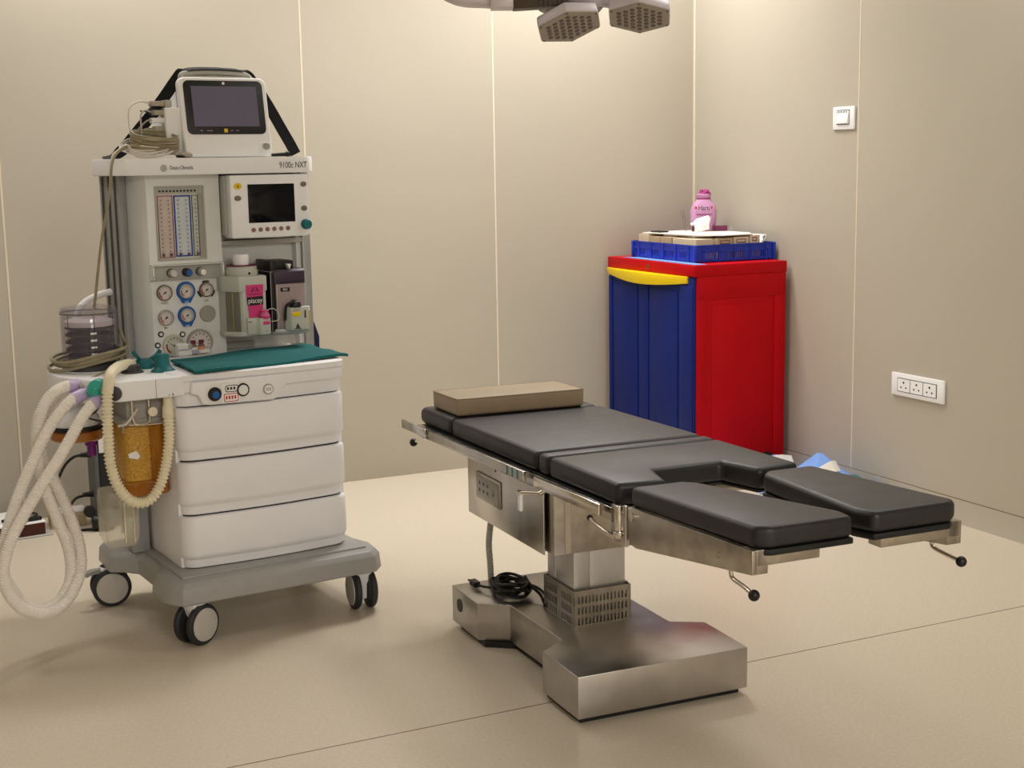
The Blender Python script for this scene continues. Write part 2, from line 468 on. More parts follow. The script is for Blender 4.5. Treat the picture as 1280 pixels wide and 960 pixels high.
# --- base
def base_outline(d):
    L = [(-.045+d, .055), (-.02+d, .02+d), (.61-d, .02+d), (.645-d, .06+d), (.655-d, .14), (.635-d, .22), (.635-d, .48), (.66-d, .51), (.66-d, .66-d), (-.09+d, .66-d), (-.10+d, .50+d), (-.06+d, .47+d), (-.028+d, .43), (-.028+d, .24), (-.055+d, .20), (-.06+d, .10)]
    return L
b = B('base_grey')
b.rings([[(x, y, z) for x, y in base_outline(d)] for z, d in ((.128, .004), (.132, 0), (.178, .004), (.194, .016), (.196, .03))])
b.box(.0, .60, .075, .64, .19, .202)
b.out('base', am, .004, 2)
R_ = .062
def caster(u, v, ang, brake=None):
    d = Vector((math.cos(D2R(ang)), math.sin(D2R(ang)), 0)); c = Vector((u, v, R_))
    tr = Vector((-d.y, d.x, 0))
    b = B('white_warm')
    q = Matrix((d, tr, Vector((0, 0, 1)))).transposed()
    # fork: tapered body between the wheels
    b.rings([[c+q @ Vector((x*sx, y, z)) for sx, y in ((-1, -w), (1, -w), (1, w), (-1, w))] for z, x, w in ((-.03, .011, .018), (.02, .012, .022), (.045, .022, .03), (.066, .026, .032))])
    b.m('rubber').cyl(c+Vector((0, 0, .060)), c+Vector((0, 0, .067)), .034)
    f = b.out('caster', am, .003)
    for s in (-1, 1):
        w = B('rubber')
        w.lathe([(.046, 0), (.058, .001), (R_, .006), (R_, .017), (.058, .022), (.050, .023)], c+d*s*.014, d*s, 36)
        w.m('hub').lathe([(.050, .0), (.049, .003), (.042, .005), (.0, .0055)], c+d*s*.0365, d*s, 36)
        w.out('wheel', f)
    if brake:
        p = B('post_grey'); bd = Vector(brake)
        e = c+Vector((0, 0, .05))
        p.ribbon([e, e+bd*.05+Vector((0, 0, .006)), e+bd*.085+Vector((0, 0, .0))], Vector((-bd.y, bd.x, 0)), .028, .012)
        p.out('brake_pedal', f)
caster(.03, .06, -63)
caster(-.075, .585, -98, (-1, -.1, 0))
caster(.585, .085, 172)
caster(.60, .60, 172)
# --- cabinet body
def plan(d, v0=.108, u0=.028, u1=.572, v1=.60, r=.045, bow=.012):
    P = []; n = 7
    u0 += d*.5; u1 -= d*.5; v0 += d
    for i in range(n+1):
        t = PI+PI/2*i/n; P.append((u0+r+r*math.cos(t), v0+bow+r+r*math.sin(t)))
    for i in range(1, 9):
        x = u0+r+(u1-u0-2*r)*i/9; P.append((x, v0+bow*(1-math.sin(PI*i/9))))
    for i in range(n+1):
        t = 1.5*PI+PI/2*i/n; P.append((u1-r+r*math.cos(t), v0+bow+r+r*math.sin(t)))
    P += [(u1, v1), (u0, v1)]
    return P
def loft(b, prof, **k): return b.rings([[(x, y, z) for x, y in plan(d, **k)] for z, d in prof])
loft(B('print_dark'), [(.203, .018), (.77, .018)], v1=.17).out('drawer_recess', am)
B('white_warm').box(.0285, .5715, .166, .60, .203, .79).out('carcass', am, .002)
for z0, z1 in ((.2045, .3645), (.369, .530), (.535, .696)):
    b = B('white_warm'); loft(b, [(z0, .017), (z0+.003, .0135), (z0+.026, .012), (z0+.036, .002), (z0+.045, .0), (z1-.008, .0), (z1-.002, .003), (z1, .010)], v1=.1655)
    b.out('drawer', am)
b = B('white_warm'); loft(b, [(.700, .014), (.703, .012), (.737, .010), (.744, .001), (.75, 0), (.774, 0), (.776, .003), (.779, -.003), (.795, -.003), (.798, .004)], u0=.024, u1=.576)
b.out('worktop', am)
pod = B('white_warm').prism([(.065, .742), (.07, .775), (.36, .775), (.365, .742), (.345, .722), (.335, .704), (.32, .699), (.12, .703), (.10, .708), (.088, .735)], .101, .13, 'y')
podo = pod.out('switch_pod', am, .005, 3)
sw = B('panel_white').m('panel_white'); sw.prism(rrect(.108, .245, .707, .766, .028), .0995, .104, 'y'); swo = sw.out('switch_bezel', podo, .001)
b = B('black').cyl((.136, .1, .735), (.136, .096, .735), .021); b.m('blue_ring').cyl((.139, .096, .733), (.139, .095, .733), .011); b.out('power_switch', podo)
b = B('black').cyl((.224, .1, .74), (.224, .096, .74), .02); b.m('panel_white').cyl((.224, .097, .74), (.224, .093, .74), .015); b.out('standby_switch', podo)
stn = B('label_white').box(.156, .214, .0965, .0975, .705, .762).out('service_sticker', podo, label='white sticker with red and black stamp marks')
b = B('print_dark')
ov = rrect(.168, .21, .737, .758, .008); ov2 = rrect(.170, .208, .739, .756, .007)
for i in range(len(ov)):
    j = (i+1) % len(ov); b.prism([ov[i], ov[j], ov2[j], ov2[i]], .0958, .0965, 'y')
b.m('red')
ov = rrect(.163, .209, .708, .733, .006); ov2 = rrect(.165, .207, .710, .731, .005)
for i in range(len(ov)):
    j = (i+1) % len(ov); b.prism([ov[i], ov[j], ov2[j], ov2[i]], .0958, .0965, 'y')
for i in range(4): b.box(.169+.009*i, .174+.009*i, .0958, .0965, .716, .726)
b.m('print_dark')
for i in range(3): b.box(.174+.01*i, .180+.01*i, .0958, .0965, .744, .752)
b.out('stamp_print', stn)
b = B('print_grey').cyl((.305, .101, .7335), (.305, .098, .7335), .0165); b.m('white').cyl((.305, .099, .7335), (.305, .096, .7335), .013)
fb = b.out('oxygen_flush_button', podo); lettering('O2', fb, (.305, .0955, .7335), .013, 'print_dark', align='CENTER')
# --- tower
b = B('panel_white').prism([(.098, .53), (.338, .53), (.338, .66), (.045, .66), (.06, .60)], .797, 1.378); b.out('front_panel', am, .002)
b = B('post_grey').prism([(.02, .552), (.0565, .602), (.07, .70), (-.0, .70)], .20, 1.378); b.out('left_post', am, .002)
b = B('post_dark')
for (x0, y0) in ((.0165, .575), (.0105, .62), (.004, .668)): b.prism([(x0, y0), (x0-.004, y0), (x0-.005, y0+.008), (x0, y0+.008)], .21, 1.376)
b.out('post_channel', am)
b = B('post_grey').box(.632, .662, .56, .70, .20, 1.378); b.out('right_post', am, .002)
b = B('panel_white').box(.338, .632, .612, .66, .797, 1.378).box(.615, .632, .575, .62, .80, 1.378); b.out('bay_wall', am, .002)
b = B('panel_grey').box(.338, .632, .56, .615, 1.145, 1.16).box(.338, .362, .57, .612, 1.16, 1.378); b.out('bay_rail', am, .002)
b = B('panel_grey')
for i in range(5): b.box(.35, .46, .596+.003*i, .598+.003*i, .80, .8198)
b.out('vent_grille', am)
# rear body under the tower
B('panel_white').box(.03, .57, .60, .655, .203, .797).out('rear_cover', am, .002)
# top shelf
P = rrect(-.022, .655, .468, .73, .05, 8)
b = B('white'); b.rings([[(x*(1-d)+.3165*d, y*(1-d)+.6*d, z) for x, y in P] for z, d in ((1.377, .01), (1.38, 0), (1.424, 0), (1.4285, .008))])
shelf = b.out('top_shelf', am)
lettering('9100c NXT', shelf, (.523, .4675, 1.401), .028, 'print_dark', sx=.72)
lettering('Datex-Ohmeda', shelf, (.158, .4675, 1.3985), .0175, 'print_dark', sx=.68)
b = B('hub').lathe([(.0115, 0), (.0115, .0006), (.0105, .0008), (0, .0008)], (.139, .4685, 1.398), (0, -1, 0)); bo = b.out('round_emblem', shelf)
b = B('print_grey').tube([(.134, .4676, 1.394), (.144, .4676, 1.396), (.138, .4676, 1.400), (.142, .4676, 1.404)], .0008, 6); b.mats=['print_grey']; b.out('emblem_swirl', bo)
# --- flowmeter window
b = B('panel_grey')
b.box(.128, .282, .5265, .532, 1.336, 1.342).box(.128, .282, .5265, .532, 1.106, 1.112).box(.124, .13, .5265, .532, 1.106, 1.342).box(.28, .286, .5265, .532, 1.106, 1.342)
fm = b.out('flowmeter_window', am, .0015)
b = B('flow_board').box(.13, .183, .5285, .531, 1.112, 1.336); b.m('flow_pale').box(.183, .262, .5285, .531, 1.112, 1.336); b.m('flow_blue').box(.186, .239, .5282, .531, 1.112, 1.312); b.m('print_grey').box(.262, .28, .5285, .531, 1.112, 1.336)
b.m('panel_grey').box(.13, .28, .528, .531, 1.318, 1.336)
b.out('scale_board', fm)
def frame_line(u0, u1, z0, z1, t, m):
    b = B(m); y0, y1 = .5268, .5285
    b.box(u0, u0+t, y0, y1, z0, z1).box(u1-t, u1, y0, y1, z0, z1).box(u0, u1, y0, y1, z1-t, z1).box(u0, u1, y0, y1, z0, z0+t)
    b.out('scale_border', fm)
frame_line(.184, .239, 1.118, 1.312, .0042, 'print_blue'); frame_line(.131, .18, 1.116, 1.312, .0018, 'maroon'); frame_line(.243, .264, 1.118, 1.312, .002, 'print_dark')
for u in (.143, .168, .199, .226, .256):
    B('clear').cyl((u, .5255, 1.12), (u, .5255, 1.31), .0055, seg=12).out('flow_tube', fm)
    t = B('print_dark')
    for i in range(13): t.box(u-.0055, u-.001, .5195, .5203, 1.135+.0134*i, 1.1375+.0134*i)
    t.m('maroon').cyl((u, .5255, 1.12), (u, .5255, 1.13), .0045, seg=12); t.out('scale_print', fm)
b = B('print_dark')
for i in range(11): b.box(.137+.0115*i, .144+.0115*i, .5272, .528, 1.323, 1.329)
b.out('gas_names', fm)
# --- knob strip
b = B('panel_grey').box(.10, .326, .522, .534, 1.043, 1.09)
b.m('panel_white').prism([(.53, 1.041), (.50, 1.048), (.496, 1.058), (.50, 1.09), (.508, 1.096), (.53, 1.096)], .094, .102, 'x').prism([(.53, 1.041), (.50, 1.048), (.496, 1.058), (.50, 1.09), (.508, 1.096), (.53, 1.096)], .324, .332, 'x').box(.098, .328, .508, .532, 1.09, 1.096)
ks = b.out('knob_strip', am, .002)
for u, m, off in ((.163, 'dial', .004), (.213, 'blue_ring', .003), (.2585, 'chrome', .004)):
    b = B('print_dark').cyl((u-.003, .522, 1.068), (u-.003, .516, 1.068), .0135)
    b.m('panel_grey' if m != 'blue_ring' else 'print_dark').cyl((u-.002, .518, 1.0675), (u, .50, 1.067), .0125)
    b.m(m).lathe([(.0105, 0), (.0105, .006), (.009, .008), (0, .008)], (u, .50, 1.067), (0, -1, 0), 20)
    b.out('flow_knob', am)
# --- gauges
def gauge(u, z, r, ring='panel_grey', collar=None, needle=30, face='dial', wedge=False):
    v = .53
    b = B(ring).lathe([(r, 0), (r, .010), (r*.94, .013), (r*.84, .013), (r*.82, .009), (0, .009)], (u, v, z), (0, -1, 0), 36)
    if collar: b.m(collar).lathe([(r*1.32, 0), (r*1.32, .006), (r*1.25, .008), (r*1.02, .008)], (u, v, z), (0, -1, 0), 36).prism([(u-r*.9, z-r), (u+r*.9, z-r), (u+r*.55, z-r*1.62), (u-r*.55, z-r*1.62)], v-.007, v, 'y')
    if wedge:
        b.m('black')
        for a in (90, 210, 330):
            pts = [(u+r*k*math.cos(D2R(a+t)), z+r*k*math.sin(D2R(a+t))) for k, tt in ((1.06, (-24, -12, 0, 12, 24)), (1.28, (24, 12, 0, -12, -24))) for t in tt]
            b.prism(pts, v-.004, v, 'y')
    g = b.out('pressure_gauge', am)
    b = B(face).lathe([(r*.82, 0), (0, .0002)], (u, v-.0095, z), (0, -1, 0), 30)
    b.m('print_dark')
    for a in range(-40, 221, 26):
        c, s = math.cos(D2R(a)), math.sin(D2R(a)); k = r*.035
        b.prism([(u+r*.6*c-k*s, z+r*.6*s+k*c), (u+r*.6*c+k*s, z+r*.6*s-k*c), (u+r*.74*c+k*s, z+r*.74*s-k*c), (u+r*.74*c-k*s, z+r*.74*s+k*c)], v-.0102, v-.0096, 'y')
    if ring != 'panel_white':
        b.m('red')
        pts = [(u+r*.76*math.cos(D2R(a)), z+r*.76*math.sin(D2R(a))) for a in range(170, 241, 14)]+[(u+r*.62*math.cos(D2R(a)), z+r*.62*math.sin(D2R(a))) for a in range(240, 169, -14)]
        b.prism(pts, v-.0101, v-.0096, 'y')
    b.out('dial', g)
    c, s = math.cos(D2R(needle)), math.sin(D2R(needle)); k = r*.05
    B('print_dark').prism([(u-r*.25*c-k*s, z-r*.25*s+k*c), (u-r*.25*c+k*s, z-r*.25*s-k*c), (u+r*.62*c, z+r*.62*s)], v-.0112, v-.0104, 'y').cyl((u, v-.010, z), (u, v-.0118, z), r*.13, seg=12).out('needle', g)
gauge(.1377, 1.0057, .0255, 'button_grey', needle=220)
gauge(.2085, 1.0065, .0235, 'panel_grey', 'blue_ring', 225)
gauge(.2762, 1.0072, .0235, 'button_grey', needle=215, wedge=True)
gauge(.1384, .926, .0255, 'print_grey', needle=225)
gauge(.2074, .9287, .0225, 'panel_grey', 'blue_ring', 215)
b = B('print_grey').lathe([(.027, 0), (.027, .004), (.025, .006), (0, .006)], (.2775, .53, .929), (0, -1, 0), 32); b.out('blank_cap', am)
gauge(.2455, .838, .043, 'print_grey', needle=185)
gauge(.159, .834, .036, 'dial_green', needle=150, face='dial_green')
for u, z, s in ((.1377, .972, 'N2O'), (.2762, .972, 'O2'), (.1384, .893, 'Air')): lettering(s, am, (u, .5292, z), .010, 'print_dark', align='CENTER', name='gauge_lettering')
for u, z in ((.2085, .9715), (.2074, .8945)): lettering('O2', am, (u, .5222, z), .010, 'label_white', align='CENTER', name='gauge_lettering')
for u, z in ((.1197, .8735), (.1904, .868), (.1072, .8385)):
    b = B('print_dark').lathe([(.0095, 0), (.0095, .003), (.0072, .004), (.007, .002), (0, .002)], (u, .53, z), (0, -1, 0), 20)
    b.m('panel_white').lathe([(.0055, 0), (.005, .003), (0, .003)], (u, .528, z), (0, -1, 0), 16); b.out('port_button', am)
# --- ventilator display
b = B('white').prism([(.352, 1.172), (.36, 1.170), (.48, 1.1685), (.615, 1.1705), (.624, 1.175), (.622, 1.372), (.352, 1.372)], .47, .56, 'y')
vd = b.out('ventilator_display', am, .005, 3)
B('panel_grey').box(.341, .353, .50, .56, 1.18, 1.37).out('display_mount', vd, .002)
B('screen').box(.411, .572, .4685, .4705, 1.218, 1.342).out('screen', vd, .001)
def oval(u, z, ru, rz, m, name): B(m).prism([(u+ru*math.cos(2*PI*i/20), z+rz*math.sin(2*PI*i/20)) for i in range(20)], .467, .471, 'y').out(name, vd, .0008)
oval(.378, 1.337, .0135, .0105, 'yellow_sticker', 'alarm_button')
oval(.3765, 1.2985, .0115, .0085, 'button_grey', 'key')
oval(.605, 1.339, .0105, .0085, 'button_grey', 'key'); oval(.6045, 1.2605, .0105, .0085, 'button_grey', 'key')
for i in range(6): oval(.4256+.0239*i, 1.1955+.0004*i, .0072, .0072, 'button_brown', 'key')
B('teal').lathe([(.017, 0), (.0165, .016), (.014, .019), (0, .019)], (.608, .47, 1.208), (0, -1, 0), 24).out('selector_dial', vd, label='teal dial')
B('print_dark').prism([(.375, 1.333), (.381, 1.333), (.378, 1.3425)], .4662, .467, 'y').out('bell_mark', vd)
# --- absorber arm (white block at the left)
outl = [(-.147, .125), (-.135, .12), (.055, .12), (.055, .55), (-.235, .55), (-.255, .47), (-.255, .34), (-.235, .29), (-.16, .14)]
b = B('white').prism(outl, .736, .795); arm = b.out('absorber_arm', am, .005, 3)
b = B('print_dark').box(-.0325, -.0315, .1195, .121, .737, .793); b.out('seam_line', arm)
lettering('L  R', arm, (.012, .1192, .743), .010, 'print_dark', align='CENTER', name='arrow_lettering')
# ports on the slanted left face
nd = Vector((-.87, -.45, 0)).normalized()
for p, r in (((-.175, .168, .752), .025), ((-.215, .25, .763), .022)):
    b = B('print_grey').lathe([(r, 0), (r, .012), (r*.8, .014), (r*.75, .004), (0, .004)], p, nd, 24); b.out('breathing_port', arm)
b = B('post_dark').lathe([(.021, 0), (.021, .008), (.017, .010), (0, .010)], (-.150, .128, .762), (-.5, -.85, 0), 24); b.out('gauge_port', arm)
# knobs on top
b = B('teal').lathe([(.037, 0), (.036, .003), (.026, .011), (.021, .018), (.020, .05), (.018, .053), (0, .053)], (.034, .2535, .795), (0, 0, 1), 32); b.out('pressure_relief_knob', arm, label='teal flared knob')
b = B('teal').lathe([(.034, 0), (.036, .006), (.033, .018), (.026, .027), (0, .029)], (.015, .36, .795), (0, 0, 1), 28)
b.tube([(-.005, .355, .823), (-.018, .352, .838), (-.026, .35, .848)], .0055, 8).tube([(.025, .35, .82), (.045, .348, .832), (.058, .346, .848)], .007, 8); b.out('bag_switch', arm, label='teal winged switch')
b = B('post_dark').lathe([(.034, 0), (.032, .004), (.022, .008), (.021, .022), (0, .024)], (-.05, .285, .795), (0, 0, 1), 24)
for i in range(8): b.cyl((-.05+.021*math.cos(i*PI/4), .285+.021*math.sin(i*PI/4), .80), (-.05+.021*math.cos(i*PI/4), .285+.021*math.sin(i*PI/4), .817), .006, seg=8)
b.out('valve_knob', arm)
b = B('post_dark').lathe([(.032, 0), (.03, .008), (.018, .016), (0, .018)], (-.07, .37, .795), (0, 0, 1), 24); b.out('valve_knob', arm)
# --- bellows
bw = B('post_dark').lathe([(.085, 0), (.086, .012), (.076, .02), (0, .022)], (-.125, .455, .795), (0, 0, 1), 40).out('bellows_base', am)
b = B('bellows_dark'); prof = [(.0, 0)]
for i in range(5):
    z = .012+.022*i; prof += [(.052, z), (.072, z+.006), (.072, z+.012), (.052, z+.02)]
prof += [(0, .126)]
b.lathe(prof, (-.125, .455, .815), (0, 0, 1), 36); b.out('bellows', bw, label='dark pleated bellows')
b = B('bellows_white').lathe([(.068, 0), (.074, .004), (.074, .018), (.05, .026), (.03, .027), (.028, .02), (0, .02)], (-.125, .455, .925), (0, 0, 1), 36); b.out('bellows_disc', bw)
b = B('smoke').lathe([(.085, 0), (.085, .155), (.080, .165), (.06, .168), (.0, .166), (.0, .163), (.06, .165), (.078, .162), (.0825, .153), (.0825, 0)], (-.125, .455, .8198), (0, 0, 1), 48); b.out('bellows_dome', bw, label='clear smoky dome')
b = B('smoke_rib')
for a in (-150, -95, -50, 30): b.box(-.125+.0855*math.cos(D2R(a))-.001, -.125+.0855*math.cos(D2R(a))+.001, .455+.0855*math.sin(D2R(a))-.001, .455+.0855*math.sin(D2R(a))+.001, .815, .966)
b.out('dome_seam', bw)
B('smoke_rib').tube([(-.125+.0845*math.cos(i*PI/12), .455+.0845*math.sin(i*PI/12), .968) for i in range(24)], .0022, 6, 2, closed=True).out('dome_rim', bw)
b = B('label_white')
for i in range(4): b.box(-.145, -.127, .3692, .3698, .845+.021*i, .851+.021*i)
b.out('volume_marks', bw)
# --- absorber canister
cz = B('print_grey').box(-.10, .03, .20, .40, .665, .735).box(-.115, .045, .195, .41, .650, .668)
cz.m('steel_bright').box(-.118, -.112, .19, .20, .63, .66).box(.04, .046, .19, .20, .64, .67)
czo = cz.out('canister_bracket', am, .003)
b = B('steel_bright')
b.tube([(-.085, .19, .725), (-.085, .185, .67), (-.075, .183, .655), (-.045, .183, .655), (-.035, .185, .67), (-.035, .19, .725)], .004, 8)
b.tube([(-.10, .19, .655), (-.04, .185, .65), (.02, .185, .66), (.03, .19, .72)], .003, 8)
b.cyl((-.03, .19, .69), (-.03, .17, .69), .014); b.out('locking_wire', czo)
b = B('bellows_white').lathe([(.04, 0), (.04, .006), (0, .007)], (-.035, .29, .643), (0, 0, 1), 28); b.out('gasket', czo)
cc = (-.04, .30)
P = rrect(cc[0]-.067, cc[0]+.067, cc[1]-.09, cc[1]+.09, .03)
b = B('amber').prism(P, .47, .65); b.m('amber_deep').prism([(x*1.0, y) for x, y in P], .43, .472); can = b.out('absorber_canister', am, .003)
P2 = rrect(cc[0]-.06, cc[0]+.028, cc[1]-.082, cc[1]+.08, .025); B('granules').prism(P2, .478, .643).out('absorbent', can)
b = B('amber_deep').cyl((cc[0]+.04, cc[1]-.07, .475), (cc[0]+.04, cc[1]-.07, .645), .012).cyl((cc[0]+.012, cc[1]-.092, .475), (cc[0]+.012, cc[1]-.092, .645), .004); b.out('standpipe', can)
b = B('label_white').prism([(cc[0]-.06, .565), (cc[0]-.035, .572), (cc[0]-.024, .555), (cc[0]-.032, .545), (cc[0]-.058, .552)], cc[1]-.0935, cc[1]-.0915, 'y'); b.out('tag', can)
# clear drain cup
b = B('clear_cup'); b.rings([[(x*k+(-.095)*(1-k), y*k+.36*(1-k), z) for x, y in rrect(-.15, -.045, .30, .42, .02)] for z, k in ((.255, .78), (.285, .98), (.40, 1.0), (.43, .92))]); b.m('hose_cream').box(-.10, -.092, .297, .301, .27, .40).box(-.072, -.066, .297, .301, .27, .40); b.out('drain_cup', am, .003)
b = B('post_grey').box(-.035, .018, .44, .50, .197, .74); b.out('support_post', am, .002)
# tray of the bag arm
b = B('amber_deep').lathe([(.07, 0), (.078, .006), (.078, .03), (.07, .034), (0, .034)], (-.195, .40, .59), (0, 0, 1), 36); b.m('black').lathe([(.079, 0), (.079, .010), (0, .012)], (-.195, .40, .625), (0, 0, 1), 36); b.out('valve_tray', am, label='amber disc under the arm')
b = B('white').lathe([(.070, 0), (.072, .02), (.055, .05), (.03, .062), (0, .064)], (-.20, .40, .637), (0, 0, 1), 36); b.out('valve_dome', am, label='white dome over the amber disc')
b = B('purple').lathe([(.013, 0), (.013, .03), (.02, .034), (.02, .05), (0, .052)], (-.155, .40, .535), (0, 0, 1), 20); b.out('drain_connector', am, label='purple connector')
B('print_dark').tube([(-.13, .33, .72), (-.15, .33, .685), (-.175, .335, .665), (-.155, .33, .655), (-.12, .33, .648)], .0025, 6).out('sensor_lead', am)
# green oxygen sensor filter and small tubes near ports
B('cable_white').tube([(-.07, .19, .70), (-.09, .18, .68), (-.11, .18, .66), (-.13, .19, .655)], .004, 8).out('sample_tube', am)

# --- cream corrugated hose looping under the arm
ch = thing('corrugated_hose', 'cream ribbed hose looping from the arm top down around the amber canister', 'hose', M, (-.09, .12, .42))
Y = [(-.015, .40, .80), (-.042, .33, .815), (-.075, .28, .821), (-.122, .2, .825), (-.161, .13, .814), (-.174, .115, .77), (-.18, .11, .701), (-.182, .11, .632), (-.18, .11, .561), (-.165, .11, .5), (-.138, .11, .456), (-.106, .11, .437), (-.072, .11, .442), (-.042, .11, .476), (-.022, .11, .528), (-.006, .12, .585), (.002, .13, .63), (.009, .15, .674)]
b = B('hose_cream').corr(Y[4:], .0118, .0168, .0112, 24); b.out('ribbed_section', ch, ang=80)
b = B('hose_cream').tube(Y[:6], .0155, 16, 8); b.out('smooth_end', ch)
b = B('hose_cream').lathe([(.016, 0), (.017, .002), (.017, .03), (.0135, .042), (.0135, .066), (0, .066)], (.0095, .152, .670), (.08, .2, 1), 20); b.out('cuff', ch)

# --- white breathing circuit
bc = thing('breathing_circuit', 'white corrugated breathing hoses hanging in a long loop at the left of the machine', 'breathing hoses', M, (-.33, .2, .10))
A = [(-.22, .26, .775), (-.253, .25, .778), (-.292, .24, .766), (-.324, .24, .73), (-.344, .24, .667), (-.348, .25, .607), (-.343, .26, .545), (-.328, .27, .47), (-.303, .28, .392), (-.278, .29, .313), (-.268, .29, .25), (-.274, .29, .189), (-.306, .28, .14), (-.347, .27, .121), (-.383, .26, .126), (-.418, .25, .147), (-.444, .24, .191), (-.457, .23, .236)]
Bp = [(-.218, .22, .754), (-.252, .21, .743), (-.293, .2, .709), (-.337, .19, .655), (-.377, .18, .587), (-.41, .18, .522), (-.439, .18, .457), (-.463, .18, .39), (-.478, .18, .335), (-.484, .185, .284), (-.475, .20, .25), (-.457, .23, .236)]
Cp = [(-.18, .17, .746), (-.211, .16, .729), (-.246, .15, .692), (-.286, .14, .636), (-.33, .13, .578), (-.376, .13, .516), (-.42, .13, .452), (-.456, .13, .394), (-.482, .13, .335), (-.49, .14, .281), (-.477, .16, .222), (-.446, .18, .169), (-.403, .2, .136), (-.359, .22, .122), (-.312, .24, .13), (-.272, .26, .164), (-.242, .28, .218), (-.235, .30, .281), (-.247, .32, .355), (-.272, .33, .439), (-.299, .33, .516), (-.322, .33, .583), (-.33, .33, .64), (-.315, .32, .70), (-.27, .30, .75)]
AB = A[:-1]+[(-.466, .215, .235)]+Bp[-3::-1]
for nm, P in (('breathing_hose', AB), ('breathing_hose', Cp)):
    B('hose_white').corr(P, .0150, .0174, .0068, 24).out(nm, bc, ang=80)
for P in (A, Bp, Cp):
    p = Vector(P[0]); d = (p-Vector(P[1])).normalized()
    B('cuff_lilac').lathe([(.0165, 0), (.0188, .002), (.0188, .034), (.0155, .042), (.0155, .056), (0, .056)], p-d*.034, d, 24).out('cuff', bc)
b = B('filter_teal').lathe([(.010, -.022), (.012, -.012), (.031, -.004), (.033, 0), (.033, .016), (.028, .024), (.013, .028), (.011, .04)], (-.186, .172, .768), Vector((.62, .75, .05)), 32); b.out('bacterial_filter', bc, label='round teal filter')

# --- coiled beige tube around the bellows
ct = thing('coiled_tube', 'beige tubing coiled loosely around the foot of the bellows dome', 'tube', M, (-.13, .45, .80))
pts = []
for i in range(3*16+1):
    a = 2*PI*i/16-.4; n = i/16
    pts.append((-.135+(.105+.012*math.sin(n*2.5))*math.cos(a), .45+(.105+.01*n)*math.sin(a), .815+.012*n+.018*math.cos(a)+.003*math.sin(3*a)))
pts += [(-.03, .43, .88), (-.035, .44, .91)]
b = B('cable_beige').tube(pts, .0052, 10, 4); b.out('coil', ct)
b = B('cable_beige').tube([(-.035, .33, .83), (-.09, .31, .815), (-.15, .28, .80), (-.20, .26, .785), (-.235, .25, .765)], .003, 8); b.out('tail', ct)

# --- vaporisers
va = thing('vaporiser', 'grey vaporiser with a magenta label and white dial cap in the machine bay', 'vaporiser', M, (.37, .52, .85))
b = B('vap_grey').prism([(.362, .43), (.442, .43), (.446, .45), (.446, .60), (.318, .60), (.318, .50), (.33, .47)], .865, 1.045)
b.prism([(.352, .428), (.446, .428), (.45, .45), (.45, .60), (.313, .60), (.313, .49)], 1.0, 1.05); b.out('body', va, .004)
b = B('vap_clear').prism([(.322, .478), (.352, .436), (.36, .44), (.33, .49)], .872, 1.0); b.m('gold').box(.335, .339, .452, .456, .875, 1.0); b.out('sight_glass', va, .001)
b = B('vap_grey').prism([(.316, .49), (.355, .428), (.45, .428), (.45, .59), (.316, .59)], .855, .872); b.out('foot', va, .004)
b = B('vap_grey').lathe([(.052, 0), (.054, .004), (.054, .016), (.050, .02), (.05, .028), (.047, .03), (0, .03)], (.388, .50, 1.05), (0, 0, 1), 36); b.m('maroon').lathe([(.048, 0), (.048, .004), (0, .004)], (.388, .50, 1.08), (0, 0, 1), 36); b.m('black').cyl((.395, .447, 1.058), (.395, .445, 1.058), .004)
b.out('control_dial', va)
B('white').lathe([(.026, 0), (.0265, .03), (.024, .034), (0, .034)], (.388, .50, 1.084), (0, 0, 1), 28).out('dial_cap', va, label='white cap')
lab = B('magenta').prism([(.373, 1.022), (.434, 1.022), (.431, .985), (.375, .982)], .4272, .428, 'y').m('magenta').prism([(.378, .955), (.430, .957), (.427, .918), (.382, .916)], .4272, .428, 'y')
lab.m('black').prism([(.375, .982), (.431, .985), (.430, .957), (.378, .955)], .427, .428, 'y')
lab = lab.out('label_panel', va, label='magenta and black label')
lettering('piacey', lab, (.4035, .4266, .9705), .024, 'label_white', align='CENTER', sx=.8)
b = B('maroon')
for s in (-1, 1):
    b.prism([(.404+s*.002, 1.014), (.404+s*.006, 1.014), (.404+s*.014, .999), (.404+s*.008, .999)], .4266, .4272, 'y')
b.prism([(.402, 1.005), (.406, 1.005), (.404, .998)], .4266, .4272, 'y')
for i in range(8): b.box(.380+.006*i, .384+.006*i, .4266, .4272, .990, .993)
b.out('emblem', lab)
b = B('vap_grey').prism([(.372, .428), (.45, .428), (.45, .418), (.44, .40), (.408, .40), (.40, .415), (.372, .42)], .862, .915)
b.m('magenta').lathe([(.017, 0), (.017, .012), (.0125, .018), (.0125, .028), (0, .028)], (.428, .412, .912), (0, 0, 1), 20).box(.416, .440, .3985, .4005, .893, .905)
b.m('print_dark').prism([(.425, .874), (.433, .874), (.429, .869)], .3988, .4002, 'y').box(.374, .392, .4175, .42, .902, .906).box(.388, .391, .4175, .42, .882, .904)
b.out('filler_block', va, .001)
B('cable_white').tube([(.43, .41, .938), (.455, .405, .943), (.472, .40, .925), (.468, .40, .905), (.445, .40, .902)], .0014, 6).out('tether', va)

